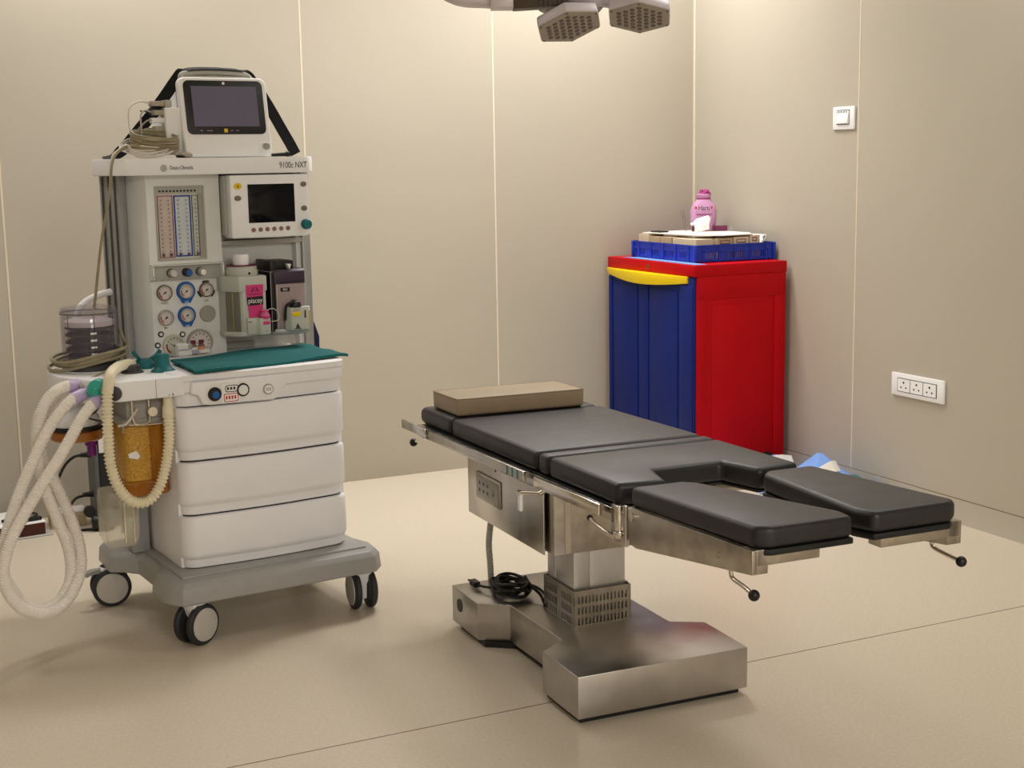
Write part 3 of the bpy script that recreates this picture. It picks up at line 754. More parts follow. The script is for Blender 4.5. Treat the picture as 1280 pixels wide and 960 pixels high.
vb = thing('vaporiser', 'plum topped vaporiser with a yellow filler label, nearest the right post', 'vaporiser', M, (.53, .52, .85))
b = B('vap_rose').box(.478, .578, .432, .60, .872, 1.02); b.m('black').box(.462, .48, .436, .60, .862, 1.06); b.m('hub').box(.478, .484, .4305, .436, .872, 1.02); b.out('body', vb, .002)
b = B('vap_plum').prism([(.43, 1.018), (.43, 1.058), (.44, 1.066), (.60, 1.066), (.60, 1.018)], .472, .58, 'x'); b.m('black').box(.49, .58, .4285, .431, 1.022, 1.028).box(.488, .498, .4285, .431, 1.030, 1.034); b.out('head', vb, .003)
b = B('black').prism([(.468, .45), (.55, .45), (.556, .47), (.556, .57), (.468, .57)], 1.066, 1.092); b.box(.465, .486, .438, .57, 1.05, 1.095); b.out('control_dial', vb, .004)
b = B('label_white').prism([(.520, 1.082), (.533, 1.082), (.5275, 1.066)], .4275, .452, 'y'); b.out('pointer', vb)
b = B('black').box(.494, .526, .4308, .4322, .993, 1.006); nb = b.out('name_plate', vb); lettering('ISO', nb, (.51, .4304, .9995), .011, 'label_white', align='CENTER')
b = B('post_grey').prism([(.462, .44), (.50, .424), (.585, .424), (.585, .59), (.462, .59)], .852, .872); b.out('foot', vb, .003)
b = B('vap_grey').prism([(.502, .432), (.588, .432), (.588, .418), (.576, .40), (.516, .40), (.502, .42)], .868, .942); b.m('yellow').box(.518, .548, .3985, .4005, .912, .928); b.m('gold').box(.562, .580, .4005, .4025, .87, .93)
b.m('maroon').box(.56, .567, .3985, .4025, .905, .932); b.m('print_dark').box(.522, .544, .3985, .4005, .931, .934).prism([(.526, .873), (.546, .873), (.536, .892)], .3988, .4002, 'y').box(.524, .548, .3985, .4002, .87, .8745)
b.out('filler_block', vb, .0012)
b = B('black').lathe([(.019, 0), (.02, .006), (.017, .018), (.01, .023), (0, .024)], (.535, .413, .942), (0, 0, 1), 20).tube([(.535, .41, .957), (.515, .405, .957), (.502, .41, .945), (.499, .415, .90)], .004, 8); b.out('filler_cap', vb)

# --- teal towel on the worktop
b = B('towel')
nu, nv = 22, 14
def tp(i, j):
    s, t = i/nu, j/nv
    c00, c10, c11, c01 = Vector((.078, .098, 0)), Vector((.604, .165, 0)), Vector((.61, .515, 0)), Vector((.092, .36, 0))
    p = c00*(1-s)*(1-t)+c10*s*(1-t)+c11*s*t+c01*(1-s)*t
    z = .8075+.0025*math.sin(9*s+3*t)+.0018*math.sin(14*t-4*s)
    if p.x > .575: z -= max(0, p.x-.575)*.12
    if t < .02: z -= .003
    return Vector((p.x, p.y, z))
top = [[b.bm.verts.new(tp(i, j)+Vector((0, 0, .004))) for j in range(nv+1)] for i in range(nu+1)]
bot = [[b.bm.verts.new(tp(i, j)-Vector((0, 0, .0035))) for j in range(nv+1)] for i in range(nu+1)]
for i in range(nu):
    for j in range(nv):
        b._face([top[i][j], top[i+1][j], top[i+1][j+1], top[i][j+1]]); b._face([bot[i][j+1], bot[i+1][j+1], bot[i+1][j], bot[i][j]])
for i in range(nu): b._face([bot[i][0], bot[i+1][0], top[i+1][0], top[i][0]]); b._face([top[i][nv], top[i+1][nv], bot[i+1][nv], bot[i][nv]])
for j in range(nv): b._face([top[0][j], top[0][j+1], bot[0][j+1], bot[0][j]]); b._face([bot[nu][j], bot[nu][j+1], top[nu][j+1], top[nu][j]])
b.single('towel', 'dark teal cloth towel spread over the machine worktop', 'towel', M, (.34, .3, .80))

# --- little tray with vials on the towel
tv = B('clear'); x0, x1, y0, y1, z0, z1 = .128, .238, .392, .440, .8155, .8485
tv.box(x0, x1, y0, y1, z0, z0+.0015).box(x0, x1, y0, y0+.0015, z0, z1).box(x0, x1, y1-.0015, y1, z0, z1).box(x0, x0+.0015, y0, y1, z0, z1).box(x1-.0015, x1, y0, y1, z0, z1)
tv.single('vial_tray', 'small clear plastic tray of vials at the back of the teal towel', 'tray', M, (.183, .416, .8155))
def vial(u, v, cap, glass, label, m2, nm, lab):
    t = thing(nm, lab, 'vial', M, (u, v, .8175), 'vials in the clear tray')
    B(glass).lathe([(.0105, 0), (.0115, .002), (.0115, .025), (.007, .031), (.007, .035), (0, .035)], (u, v, .8175), (0, 0, 1), 20).out('bottle', t)
    B(cap).lathe([(.0085, 0), (.0085, .008), (0, .0085)], (u, v, .8525), (0, 0, 1), 18).out('cap', t)
    B(label, m2).lathe([(.0117, 0), (.0117, .011)], (u, v, .8198), (0, 0, 1), 20).m(m2).lathe([(.0117, 0), (.0117, .008)], (u, v, .8313), (0, 0, 1), 20).out('label_band', t)
vial(.184, .410, 'maroon', 'amber_vial', 'label_lilac', 'label_white', 'vial', 'brown vial with a lilac label, left of the two brown vials')
vial(.2105, .410, 'maroon', 'amber_vial', 'label_white', 'label_orange', 'vial', 'brown vial with an orange and white label')
vial(.2275, .418, 'clear', 'clear', 'label_white', 'clear', 'vial', 'small clear glass vial at the right end of the tray')
b = B('label_white').box(.131, .163, .396, .424, .8175, .853); b.m('label_lilac').box(.131, .163, .3955, .397, .832, .837); bx = b.single('medicine_box', 'small white printed medicine carton at the left end of the vial tray', 'box', M, (.147, .41, .8175))
b = B('label_white').box(.165, .178, .402, .424, .8175, .85); b.m('print_grey').box(.1652, .1778, .4012, .4022, .834, .85); b.single('medicine_box', 'narrow grey topped medicine carton beside the brown vials', 'box', M, (.171, .41, .8175))

# --- patient monitor on the shelf
pm = thing('patient_monitor', 'white patient monitor with a grey screen standing on the machine shelf', 'monitor', M, (.36, .56, 1.4285))
S_ = math.tan(D2R(9.5)); v0 = .50
def mon(b):     # lean the box back
    for v in b.bm.verts: v.co.y += (v.co.z-1.43)*S_
    return b
b = B('monitor_white').prism(rrect(.224, .517, 1.4295, 1.682, .024), v0, v0+.035, 'y'); mon(b).out('front_bezel', pm, .006, 3)
b = B('print_grey').prism(rrect(.235, .505, 1.4295, 1.69, .03), v0+.035, v0+.075, 'y'); b.m('monitor_white').prism(rrect(.24, .50, 1.4295, 1.66, .03), v0+.075, v0+.15, 'y'); mon(b).out('rear_housing', pm, .005, 2)
b = B('black').prism(rrect(.2375, .502, 1.502, 1.672, .018), v0-.002, v0+.002, 'y'); sg = mon(b).out('screen_surround', pm, .0008)
b = B('screen_grey').box(.262, .480, v0-.003, v0, 1.527, 1.654); mon(b).out('screen', pm)
b = B('label_white').lathe([(.0045, 0), (.0045, .001), (0, .001)], (.371, v0-.0015, 1.6635), (0, -1, 0), 20); mon(b).out('emblem', pm)
b = B('yellow_sticker').prism(rrect(.358, .370, 1.508, 1.52, .002), v0-.0035, v0-.0015, 'y'); mon(b).out('alarm_key', pm)
b = B('print_grey')
for u in (.283, .305, .315, .384, .403): b.box(u-.004, u+.004, v0-.0028, v0-.0015, 1.5125, 1.515)
mon(b).out('touch_keys', pm)
b = B('monitor_white').lathe([(.013, 0), (.013, .006), (.012, .008)], (.494, v0+.002, 1.463), (0, -1, 0), 24).m('print_grey').lathe([(.0115, 0), (.0105, .008), (.009, .012), (0, .012)], (.494, v0-.004, 1.463), (0, -1, 0), 24); mon(b).out('trim_knob', pm)
# handle on top
b = B('print_grey').tube([(.245, .57, 1.665), (.25, .585, 1.69), (.285, .59, 1.697), (.36, .592, 1.70), (.44, .59, 1.697), (.475, .588, 1.69), (.485, .575, 1.665)], .009, 10); b.out('carry_handle', pm)
# module rack on the left side
b = B('monitor_white').box(.175, .225, .53, .66, 1.44, 1.585); rk = b.out('module_rack', pm, .004)
for i, (z, c) in enumerate(((1.60, 'beige_plug'), (1.572, 'beige_plug'), (1.548, 'white_warm'), (1.522, 'beige_plug'), (1.500, 'print_grey'), (1.478, 'beige_plug'))):
    b = B(c).box(.135+.008*(i % 2), .178, .545, .575, z-.009, z+.007); b.m('panel_grey').box(.178, .20, .54, .58, z-.012, z+.010); b.out('lead_connector', rk, .002)

# --- black strap over the monitor
b = B('strap').ribbon([(-.01, .60, 1.431), (.02, .595, 1.438), (.0498, .585, 1.458), (.1, .59, 1.512), (.15, .595, 1.566), (.2, .60, 1.626), (.235, .60, 1.672), (.265, .60, 1.704), (.31, .60, 1.7125), (.40, .60, 1.7125), (.465, .60, 1.704), (.505, .595, 1.658), (.545, .585, 1.59), (.58, .58, 1.525), (.61, .575, 1.47), (.625, .57, 1.437)], (.25, 1, .2), .036, .003, facing=lambda p, t: Vector((-.25, -1, .3)).lerp(Vector((0, -.25, 1)), max(0, min(1, (abs(t.x)-.72)/.2))))
b.single('carry_strap', 'black webbing strap slung over the patient monitor to the shelf', 'strap', M, (.31, .58, 1.43))
b = B('black').obox((.155, .578, 1.575), .018, .006, .022, Quaternion((0, 1, 0), D2R(45)))
b.box(.108, .135, .572, .578, 1.574, 1.579); b.single('strap_buckle', 'black plastic buckle on the left half of the strap', 'buckle', M, (.155, .578, 1.575), bev=.002)

# --- cable bundle on the shelf
cbn = thing('monitor_cables', 'heap of beige and white patient cables on the left of the machine shelf', 'cables', M, (.10, .53, 1.4285))
def loops(cx, cy, cz, ru, rv, n, m, r, seed, lift):
    rnd = random.Random(seed); pts = []
    for i in range(n*10+1):
        a = 2*PI*i/10; k = i/10
        pts.append((cx+(ru+rnd.uniform(-.006, .006))*math.cos(a), cy+(rv+rnd.uniform(-.006, .006))*math.sin(a), cz+lift*k/n+.006*math.cos(a+seed)+.45*rv*math.sin(a)+.45*rv))
    return B(m).tube(pts, r, 7, 4)
loops(.13, .515, 1.462, .072, .032, 7, 'cable_beige', .0028, 3, .028).out('lead', cbn)
loops(.12, .52, 1.444, .085, .035, 4, 'cable_beige', .0028, 9, .014).out('lead', cbn)
loops(.10, .515, 1.44, .075, .038, 3, 'cable_white', .0026, 5, .02).out('lead', cbn)
for pts, m, r in (([(.135, .56, 1.60), (.10, .55, 1.605), (.065, .54, 1.585), (.058, .535, 1.54), (.065, .53, 1.50), (.09, .52, 1.48)], 'cable_white', .0025),
                  ([(.14, .56, 1.572), (.115, .55, 1.578), (.10, .545, 1.56), (.098, .54, 1.52), (.09, .53, 1.48)], 'panel_grey', .0028),
                  ([(.14, .56, 1.548), (.12, .55, 1.545), (.09, .54, 1.52), (.075, .53, 1.49), (.06, .525, 1.47)], 'cable_beige', .0026),
                  ([(.14, .56, 1.522), (.11, .55, 1.518), (.08, .54, 1.498), (.06, .53, 1.475)], 'cable_beige', .0026),
                  ([(.14, .56, 1.500), (.13, .54, 1.49), (.15, .51, 1.46), (.19, .485, 1.437)], 'cable_beige', .003)):
    B(m).tube(pts, r, 8, 6).out('lead', cbn)
B('cable_white').tube([(.18, .49, 1.45), (.12, .475, 1.434), (.06, .478, 1.436), (.035, .49, 1.47), (.0, .48, 1.452), (-.018, .47, 1.436), (-.028, .46, 1.40), (-.034, .46, 1.34)], .0032, 8).out('lead', cbn)
# long one hanging down past the post
B('cable_beige').tube([(.09, .5, 1.475), (.03, .49, 1.462), (-.005, .475, 1.443), (-.024, .46, 1.41), (-.034, .455, 1.35), (-.05, .455, 1.27), (-.07, .46, 1.18), (-.085, .47, 1.08), (-.095, .48, 1.0), (-.10, .49, .97)], .0042, 8).out('hanging_lead', cbn)
b = B('beige_plug').sphere((.215, .485, 1.438), .016, 16, (1.6, .8, .6)); b.m('black').sphere((.20, .478, 1.434), .008, 12, (2.2, .8, .6)); b.out('sensor', cbn)
b = B('black').cyl((.505, .485, 1.4345), (.555, .482, 1.4365), .005, .0065, 12).cyl((.555, .482, 1.4365), (.565, .482, 1.437), .009, .009, 12)
b.single('probe', 'small black probe lying on the shelf below the monitor knob', 'probe', M, (.53, .483, 1.4285))

# --- white hose end behind the bellows, navy bag behind the right post
B('white').tube([(-.13, .60, .93), (-.10, .62, .975), (-.05, .63, 1.0), (-.0, .64, 1.01)], .011, 12).single('gas_hose', 'short white hose arching behind the bellows dome to the post', 'hose', M, (-.06, .62, .93))
b = B('navy'); b.rings([[(.69+a, .715+c, z) for a, c in ((-.02, 0), (w, -.02), (w+.012, .03), (w, .07), (-.02, .08))] for z, w in ((.62, .02), (.70, .05), (.80, .052), (.85, .035), (.90, .008))]); b.single('drawstring_bag', 'dark navy cloth bag hanging behind the right post of the machine', 'bag', M, (.67, .74, .62), bev=.008)

# ================================================================== CABINET IN THE CORNER
cx0, cx1, cy0, cy1, ch_ = 3.28, 3.755, 5.022, 5.76, .95
cab = thing('storage_cabinet', 'red plastic cupboard with blue front and yellow handle in the room corner', 'cabinet', W, ((cx0+cx1)/2, (cy0+cy1)/2, 0))
b = B('cab_red').box(cx0+.012, cx1, cy0, cy1, 0.0, ch_-.05)
# raised frame on the side panel facing the table
y = cy0
for a in ((cx0+.012, cx1, .80, .90), (cx0+.012, cx0+.065, .06, .80), (cx1-.06, cx1, .06, .80), (cx0+.012, cx1, 0, .06)): b.box(a[0], a[1], y-.004, y+.001, a[2], a[3])
b.box(cx0+.085, cx1-.08, y-.003, y+.001, .085, .775)
b.out('carcass', cab, .0025, 2)
b = B('cab_red').box(cx0-.004, cx1+.004, cy0-.006, cy1+.004, .90, ch_); b.out('top', cab, .004, 2)
# blue door
b = B('cab_blue').box(cx0, cx0+.014, cy0+.006, cy1-.004, .03, .897)
for y0_, y1_ in ((cy0+.03, cy0+.10), ): pass
def raised(y0_, y1_, z0_, z1_): b.prism([(y0_, z0_), (y1_, z0_), (y1_, z1_), (y0_, z1_)], cx0-.005, cx0+.002, 'x')
w = (cy1-cy0)
raised(cy0+.13, cy0+.36, .07, .83); raised(cy0+.47, cy1-.05, .07, .83); raised(cy0+.375, cy0+.455, .03, .86); raised(cy0+.012, cy0+.112, .03, .86); raised(cy1-.035, cy1-.006, .03, .86)
door = b.out('door', cab, .003, 2, label='blue panelled door')
n = 14; P0 = []; P1 = []
for i in range(n+1):
    t = i/n; yy = cy0+.05+(w-.05)*t; P0.append((cx0-.006-.035*math.sin(PI*t), yy)); P1.append((cx0+.004, yy))
b = B('cab_yellow'); R = []
for i in range(n+1):
    t = i/n; x, yy = P0[i]; h = .018+.014*math.sin(PI*t)
    R.append([(x, yy, .898-h*1.6), (cx0+.004, yy, .898-h*1.6), (cx0+.004, yy, .899), (x-.006, yy, .899)])
b.rings(R); b.out('handle', cab, .002, 2, label='yellow bowed handle')
b = B('brass').lathe([(.010, 0), (.010, .003), (.006, .004), (0, .004)], (cx0-.004, 5.395, .924), (-1, 0, 0), 20); b.m('black').box(cx0-.009, cx0-.0075, 5.3935, 5.3965, .918, .93); b.out('lock', cab)
b = B('black').cyl((3.665, cy0-.006, .075), (3.665, cy0+.002, .075), .028); b.box(3.63, 3.70, cy0-.008, cy0, .065, .085); b.out('vent_plug', cab)

# --- basket on it, with its contents
bx0, bx1, by0, by1, bz0, bz1 = 3.35, 3.765, 5.125, 5.65, .9515, 1.027
bk = thing('plastic_basket', 'blue slotted plastic basket standing on top of the red cupboard', 'basket', W, ((bx0+bx1)/2, (by0+by1)/2, bz0))
b = B('basket_blue')
def bwall(a0, a1, f):
    for z0_, z1_ in ((bz0, bz0+.016), (bz0+.042, bz1)): f(a0, a1, z0_, z1_, 0)
    f(a0, a1, bz1-.006, bz1, .005); f(a0, a1, bz0+.044, bz0+.048, .003)
    nn = int((a1-a0)/.0105); st = (a1-a0)/nn
    for i in range(nn):
        wide = (i % 12) < 4
        f(a0+i*st, a0+i*st+(st if wide else st*.5), bz0+.016, bz0+.042, 0)
    for i in range(5):
        c = a0+(a1-a0)*(i+.5)/5; f(c-.006, c+.006, bz0, bz1, .003)
bwall(by0, by1, lambda a, c, e, g, o: b.box(bx0-o, bx0+.003, a, c, e, g)); bwall(by0, by1, lambda a, c, e, g, o: b.box(bx1-.003, bx1+o, a, c, e, g))
bwall(bx0, bx1, lambda a, c, e, g, o: b.box(a, c, by0-o, by0+.003, e, g)); bwall(bx0, bx1, lambda a, c, e, g, o: b.box(a, c, by1-.003, by1+o, e, g))
b.box(bx0, bx1, by0, by1, bz0, bz0+.003);
o = B('basket_blue'); o.bm.free(); o.bm = b.bm
o.out('slotted_shell', bk)
for x, y in ((bx0, by0), (bx1, by0), (bx0, by1), (bx1, by1)): B('basket_blue').box(x-.007, x+.007, y-.008, y+.008, bz0, bz1).out('corner_post', bk, .002)
zf = bz0+.003
boxes = [(3.37, 3.45, 5.545, 5.635, 1.058, 'carton', 'pale carton at the far left end of the blue basket', 0), (3.37, 3.46, 5.445, 5.54, 1.05, 'carton_tan', 'tan carton second from the left in the basket', 0),
         (3.37, 3.46, 5.35, 5.44, 1.052, 'carton_tan', 'tan carton in the middle of the basket front', 0), (3.37, 3.46, 5.15, 5.34, 1.05, 'carton', 'long cream carton at the near corner of the basket', 0),
         (3.475, 3.555, 5.14, 5.30, 1.052, 'carton_tan', 'tan carton beside the cream one along the basket side', 1), (3.56, 3.64, 5.14, 5.30, 1.055, 'carton', 'cream carton with a brown printed panel in the basket', 1),
         (3.645, 3.70, 5.14, 5.30, 1.06, 'carton', 'cream carton with printed panel at the right of the basket', 1)]
for x0, x1, y0, y1, z1, m, lab, pr in boxes:
    b = B(m).box(x0, x1, y0, y1, zf, z1)
    if pr: b.m('maroon').box(x0+.015, x1-.015, y0-.0006, y0+.001, z1-.026, z1-.022).box(x0+.015, x1-.015, y0-.0006, y0+.001, z1-.012, z1-.009).box(x0+.015, x0+.018, y0-.0006, y0+.001, z1-.026, z1-.009).box(x1-.018, x1-.015, y0-.0006, y0+.001, z1-.026, z1-.009)
    b.single('carton', lab, 'box', W, ((x0+x1)/2, (y0+y1)/2, zf), 'cartons in the blue basket')
b = B('label_white').obox((3.73, 5.20, 1.04), .022, .05, .004, Quaternion((0, 1, 0), D2R(-55))); b.m('print_grey').obox((3.727, 5.148, 1.05), .008, .001, .004, Quaternion((0, 1, 0), D2R(-55)))
b.single('packet', 'white packet leaning in the right end of the basket', 'packet', W, (3.73, 5.2, 1.0))
# big folded sheet over the boxes
b = B('paper'); pts = [(3.37, 5.60), (3.42, 5.22), (3.50, 5.13), (3.66, 5.14), (3.72, 5.25), (3.72, 5.55), (3.6, 5.62)]
b.rings([[(x, y, z) for x, y in pts] for z in (1.0625, 1.0665)]); b.single('paper_sheet', 'white paper sheets lying over the cartons in the basket', 'papers', W, (3.55, 5.4, 1.0625))
b = B('black').box(3.40, 3.45, 5.50, 5.58, 1.067, 1.073); b.single('marker_pen', 'small black case lying at the left end of the paper sheets', 'pen case', W, (3.42, 5.54, 1.067), bev=.002)
# pouch
po = thing('satin_pouch', 'pink satin drawstring pouch standing behind the basket papers', 'pouch', W, (3.64, 5.50, 1.067))
vw = Vector((.5, .866, 0)); sd = Vector((.866, -.5, 0)); pc = Vector((3.64, 5.50, 1.067))
b = B('pink_satin'); R = []
for z, rw, rd in ((0, .046, .02), (.01, .055, .028), (.05, .060, .033), (.095, .060, .03), (.125, .05, .024), (.143, .034, .017), (.150, .028, .014), (.158, .032, .018), (.168, .036, .022), (.172, .024, .014)):
    R.append([pc+sd*(rw*math.cos(2*PI*i/28)*(1+.03*math.sin(5*2*PI*i/28)))+vw*(rd*math.sin(2*PI*i/28))+Vector((0, 0, z)) for i in range(28)])
b.rings(R); b.out('bag', po)
b = B('pink_dark')
rnd = random.Random(4)
for i in range(16):
    a = rnd.uniform(0, 2*PI); r = rnd.uniform(.0, .03)
    b.sphere(pc+sd*(r*math.cos(a))+vw*(.010*math.sin(a))+Vector((0, 0, .170+rnd.uniform(-.012, .016))), rnd.uniform(.008, .013), 10, (1, 1, .8))
b.out('gathered_top', po)
b = B('pink_dark'); 
for i in range(20): pass
b.tube([pc+sd*(.031*math.cos(2*PI*i/16))+vw*(.016*math.sin(2*PI*i/16))+Vector((0, 0, .150)) for i in range(16)], .003, 8, 3, closed=True); b.out('drawstring', po)
lo = B('pink_dark').obox(pc-vw*.0335+Vector((0, 0, .077)), .036, .0006, .0022, Matrix((sd, vw, (0, 0, 1))).transposed()); lo.m('red').obox(pc-vw*.033+sd*-.037+Vector((0, 0, .108)), .004, .0006, .006, Matrix((sd, vw, (0, 0, 1))).transposed()).obox(pc-vw*.0325+sd*.035+Vector((0, 0, .108)), .004, .0006, .006, Matrix((sd, vw, (0, 0, 1))).transposed())
lo.out('printed_mark', po)
lettering('Harti', po, pc-vw*.0345+Vector((0, 0, .106)), .032, 'print_dark', rot=(PI/2, 0, math.atan2(sd.y, sd.x)), align='CENTER', sx=.8)
# crumpled white packet in front of the pouch, red box beside it
wp = pc-vw*.075-sd*.012
b = B('label_white')
R = []
for z, s in ((0, .8), (.02, 1.), (.05, .95), (.062, .6)):
    R.append([wp+sd*(s*x*.036+.006*math.sin(z*90+i))+vw*(s*y*.014)+Vector((0, 0, z+.004+.10*x*.036*2)) for i, (x, y) in enumerate(((-1, -1), (-.2, -1.2), (1, -1), (1.1, 1), (.1, 1.2), (-1, 1)))])
b.rings(R); b.m('panel_grey').sphere(wp-vw*.016+sd*.012+Vector((0, 0, .03)), .010, 10)
b.m('label_white').cyl(wp-sd*.03+Vector((0, 0, .04)), wp-sd*.052+Vector((0, 0, .034)), .006)
b.single('crumpled_packet', 'crumpled white packet leaning against the pink pouch', 'packet', W, tuple(wp), bev=.004)
b = B('maroon').obox(pc-vw*.03+sd*.075+Vector((0, 0, .0125)), .032, .014, .012, Matrix((sd, vw, (0, 0, 1))).transposed()); b.single('small_box', 'small maroon box lying right of the pink pouch', 'box', W, tuple(pc-vw*.03+sd*.075), bev=.002)
b = B('maroon').obox(pc-vw*.035-sd*.042+Vector((0, 0, .012)), .014, .014, .0115, Matrix((sd, vw, (0, 0, 1))).transposed()); b.single('small_box', 'small dark maroon box at the left foot of the pouch', 'box', W, tuple(pc-vw*.035-sd*.042), bev=.002)
b = B('clear').lathe([(.012, 0), (.014, .004), (.010, .016), (.004, .02), (0, .021)], pc-vw*.03+sd*.125, (0, 0, 1), 16); b.single('plastic_thimble', 'small clear plastic cap at the right end of the papers', 'cap', W, tuple(pc-vw*.03+sd*.125))
tw = pc-sd*.085+vw*.0
b = B('steel_worn').tube([tw+Vector((0, 0, .0)), tw-sd*.008+Vector((0, 0, .05)), tw-sd*.02+Vector((0, 0, .095))], .0018, 6).tube([tw+sd*.006, tw-sd*.0+Vector((0, 0, .05)), tw-sd*.008+Vector((0, 0, .10))], .0018, 6)
b.single('tweezers', 'thin metal tweezers standing left of the pink pouch', 'tweezers', W, tuple(tw))
b = B('sky_blue'); b.rings([[(x, y, z) for x, y in ((3.285, 5.03), (3.34, 5.02), (3.348, 5.60), (3.30, 5.66))] for z in (.9505, .9525)]); b.single('blue_folder', 'light blue paper sheet under the basket at the cupboard edge', 'paper', W, (3.31, 5.3, .9505))

# ================================================================== THINGS ALONG THE RIGHT WALL
def drape(name, label, pts, peak, m, cat, band=None):
    t = thing(name, label, cat, W, (pts[0][0], pts[0][1], 0))
    b = B(m)
    cxx = sum(p[0] for p in pts)/len(pts); cyy = sum(p[1] for p in pts)/len(pts)
    R = []
    for k, zz in ((1, .002), (.97, .015), (.66, peak[2]*.38), (.33, peak[2]*.69), (.05, peak[2]*.98)):
        R.append([(peak[0]+(x-peak[0])*k+.008*math.sin(i*2.3+k*7), peak[1]+(y-peak[1])*k, zz) for i, (x, y) in enumerate(pts)])
    b.rings(R); b.out('wrap', t, .004)
    if band:
        B('paper').ribbon(band, (0, .5, .6), .05, .003, 3).out('white_label', t)
    return t
drape('cloth_bag', 'light blue wrapped bag with white stripe leaning on the right wall', [(3.40, 4.72), (3.45, 4.42), (3.70, 4.30), (3.77, 4.36), (3.77, 4.74), (3.6, 4.80)], (3.64, 4.62, .172), 'sky_blue', 'bag', [(3.50, 4.50, .085), (3.56, 4.50, .115), (3.62, 4.505, .135), (3.66, 4.52, .13)])
drape('cloth_bag', 'flat light blue bag lying between the cupboard and the wrapped bag', [(3.38, 4.96), (3.42, 4.80), (3.72, 4.78), (3.77, 4.86), (3.77, 4.99), (3.5, 5.0)], (3.62, 4.90, .115), 'sky_blue', 'bag', [(3.50, 4.86, .075), (3.60, 4.85, .10), (3.68, 4.85, .09)])
b = B('teal').tube([(3.73, 4.535, .004), (3.735, 4.525, .06), (3.735, 4.505, .078), (3.738, 4.47, .07), (3.74, 4.43, .062)], .012, 10); b.single('teal_hose_end', 'dark teal bent tube lying at the foot of the right wall', 'tube', W, (3.735, 4.48, 0))
b = B('post_grey').box(3.72, 3.77, 4.335, 4.385, 0, .07).box(3.735, 3.74, 4.345, 4.378, .07, .108).box(3.705, 3.735, 4.385, 4.40, .062, .068); b.single('metal_bracket', 'small steel bracket on the floor against the right wall', 'bracket', W, (3.745, 4.365, 0), bev=.001)
# light switch and sockets
sw_ = thing('light_switch', 'square white light switch plate on the right wall beside the panel seam', 'light switch', W, (XR, 4.674, 1.553))
b = B('white').box(XR-.010, XR-.0005, 4.606, 4.742, 1.508, 1.601); b.out('plate', sw_, .003)
b = B('post_dark').box(XR-.0106, XR-.0098, 4.634, 4.716, 1.528, 1.588); b.m('white').box(XR-.0112, XR-.010, 4.637, 4.713, 1.531, 1.585); b.out('insert', sw_)
b = B('white').prism([(XR-.0112, 1.531), (XR-.018, 1.533), (XR-.013, 1.572), (XR-.0112, 1.572)], 4.640, 4.712, 'y'); b.out('rocker', sw_, .001)
b = B('print_dark')
for i in range(4): b.box(XR-.0116, XR-.011, 4.65+i*.016, 4.657+i*.016, 1.577, 1.582)
b.out('marking', sw_)
so = thing('wall_socket', 'long white plate with three power sockets on the right wall', 'socket', W, (XR, 4.19, .495))
b = B('white').box(XR-.012, XR-.0005, 4.042, 4.338, .450, .541); b.out('plate', so, .003)
b = B('post_dark').box(XR-.0126, XR-.0118, 4.078, 4.302, .467, .523); b.out('inset_line', so)
for i in range(3):
    y1 = 4.298-i*.0735; y0 = y1-.069
    b = B('white').box(XR-.0145, XR-.012, y0, y1, .470, .520); b.m('socket_hole'); c = (y0+y1)/2
    b.cyl((XR-.0152, c, .506), (XR-.0143, c, .506), .0045, seg=12).cyl((XR-.0152, c-.014, .486), (XR-.0143, c-.014, .486), .0038, seg=12).cyl((XR-.0152, c+.014, .486), (XR-.0143, c+.014, .486), .0038, seg=12)
    b.out('outlet', so, 0)

# ================================================================== FLOOR ITEMS ON THE LEFT, BY THE BACK WALL
bo = thing('book_box', 'flat brown sided case with white lid on the floor by the back wall', 'case', W, (.56, 5.64, 0))
q = D2R(8)
def rotp(x, y): return (.50+x*math.cos(q)-y*math.sin(q), 5.50+x*math.sin(q)+y*math.cos(q))
B('panel_grey').prism([rotp(*p) for p in ((-.06, -.01), (.16, -.01), (.16, .25), (-.06, .25))], 0, .006).out('base_board', bo, .001)
B('book_brown').prism([rotp(*p) for p in ((-.05, .005), (.135, .005), (.125, .235), (-.05, .235))], .006, .052).out('sides', bo, .002)
B('label_white').prism([rotp(*p) for p in ((-.052, .003), (.137, .003), (.127, .237), (-.052, .237))], .052, .058).out('lid', bo, .001)
b = B('black').tube([(.48, 5.56, .066), (.54, 5.60, .068), (.60, 5.62, .068), (.61, 5.59, .068), (.57, 5.54, .067), (.555, 5.51, .064)], .006, 8); b.m('steel_worn').obox((.575, 5.55, .068), .010, .045, .006, Quaternion((0, 0, 1), D2R(-32))); b.m('black').obox((.60, 5.545, .066), .022, .010, .006, Quaternion((0, 0, 1), D2R(10)))
b.single('cable_clip', 'black cable with a clip lying on the white lid of the case', 'cable', W, (.56, 5.57, .058))
b = B('carton').box(.665, .80, 5.60, 5.70, 0, .058); b.m('label_white').box(.664, .801, 5.599, 5.701, .058, .062); b.m('print_dark').box(.70, .715, 5.64, 5.65, .062, .0624).box(.73, .75, 5.66, 5.668, .062, .0624); b.single('carton', 'small cream carton on the floor behind the white hoses', 'box', W, (.73, 5.65, 0), bev=.001)
b = B('pump_dark').box(.24, .43, 5.62, 5.78, 0, .03).box(.24, .43, 5.62, 5.78, .045, .075); b.m('label_white').box(.245, .425, 5.625, 5.775, .03, .045).box(.30, .42, 5.63, 5.7, .075, .08); b.m('pump_dark').box(.24, .42, 5.64, 5.79, .08, .11); b.single('electronics_unit', 'stack of black units at the left edge by the back wall', 'electronic unit', W, (.33, 5.7, 0), bev=.002)
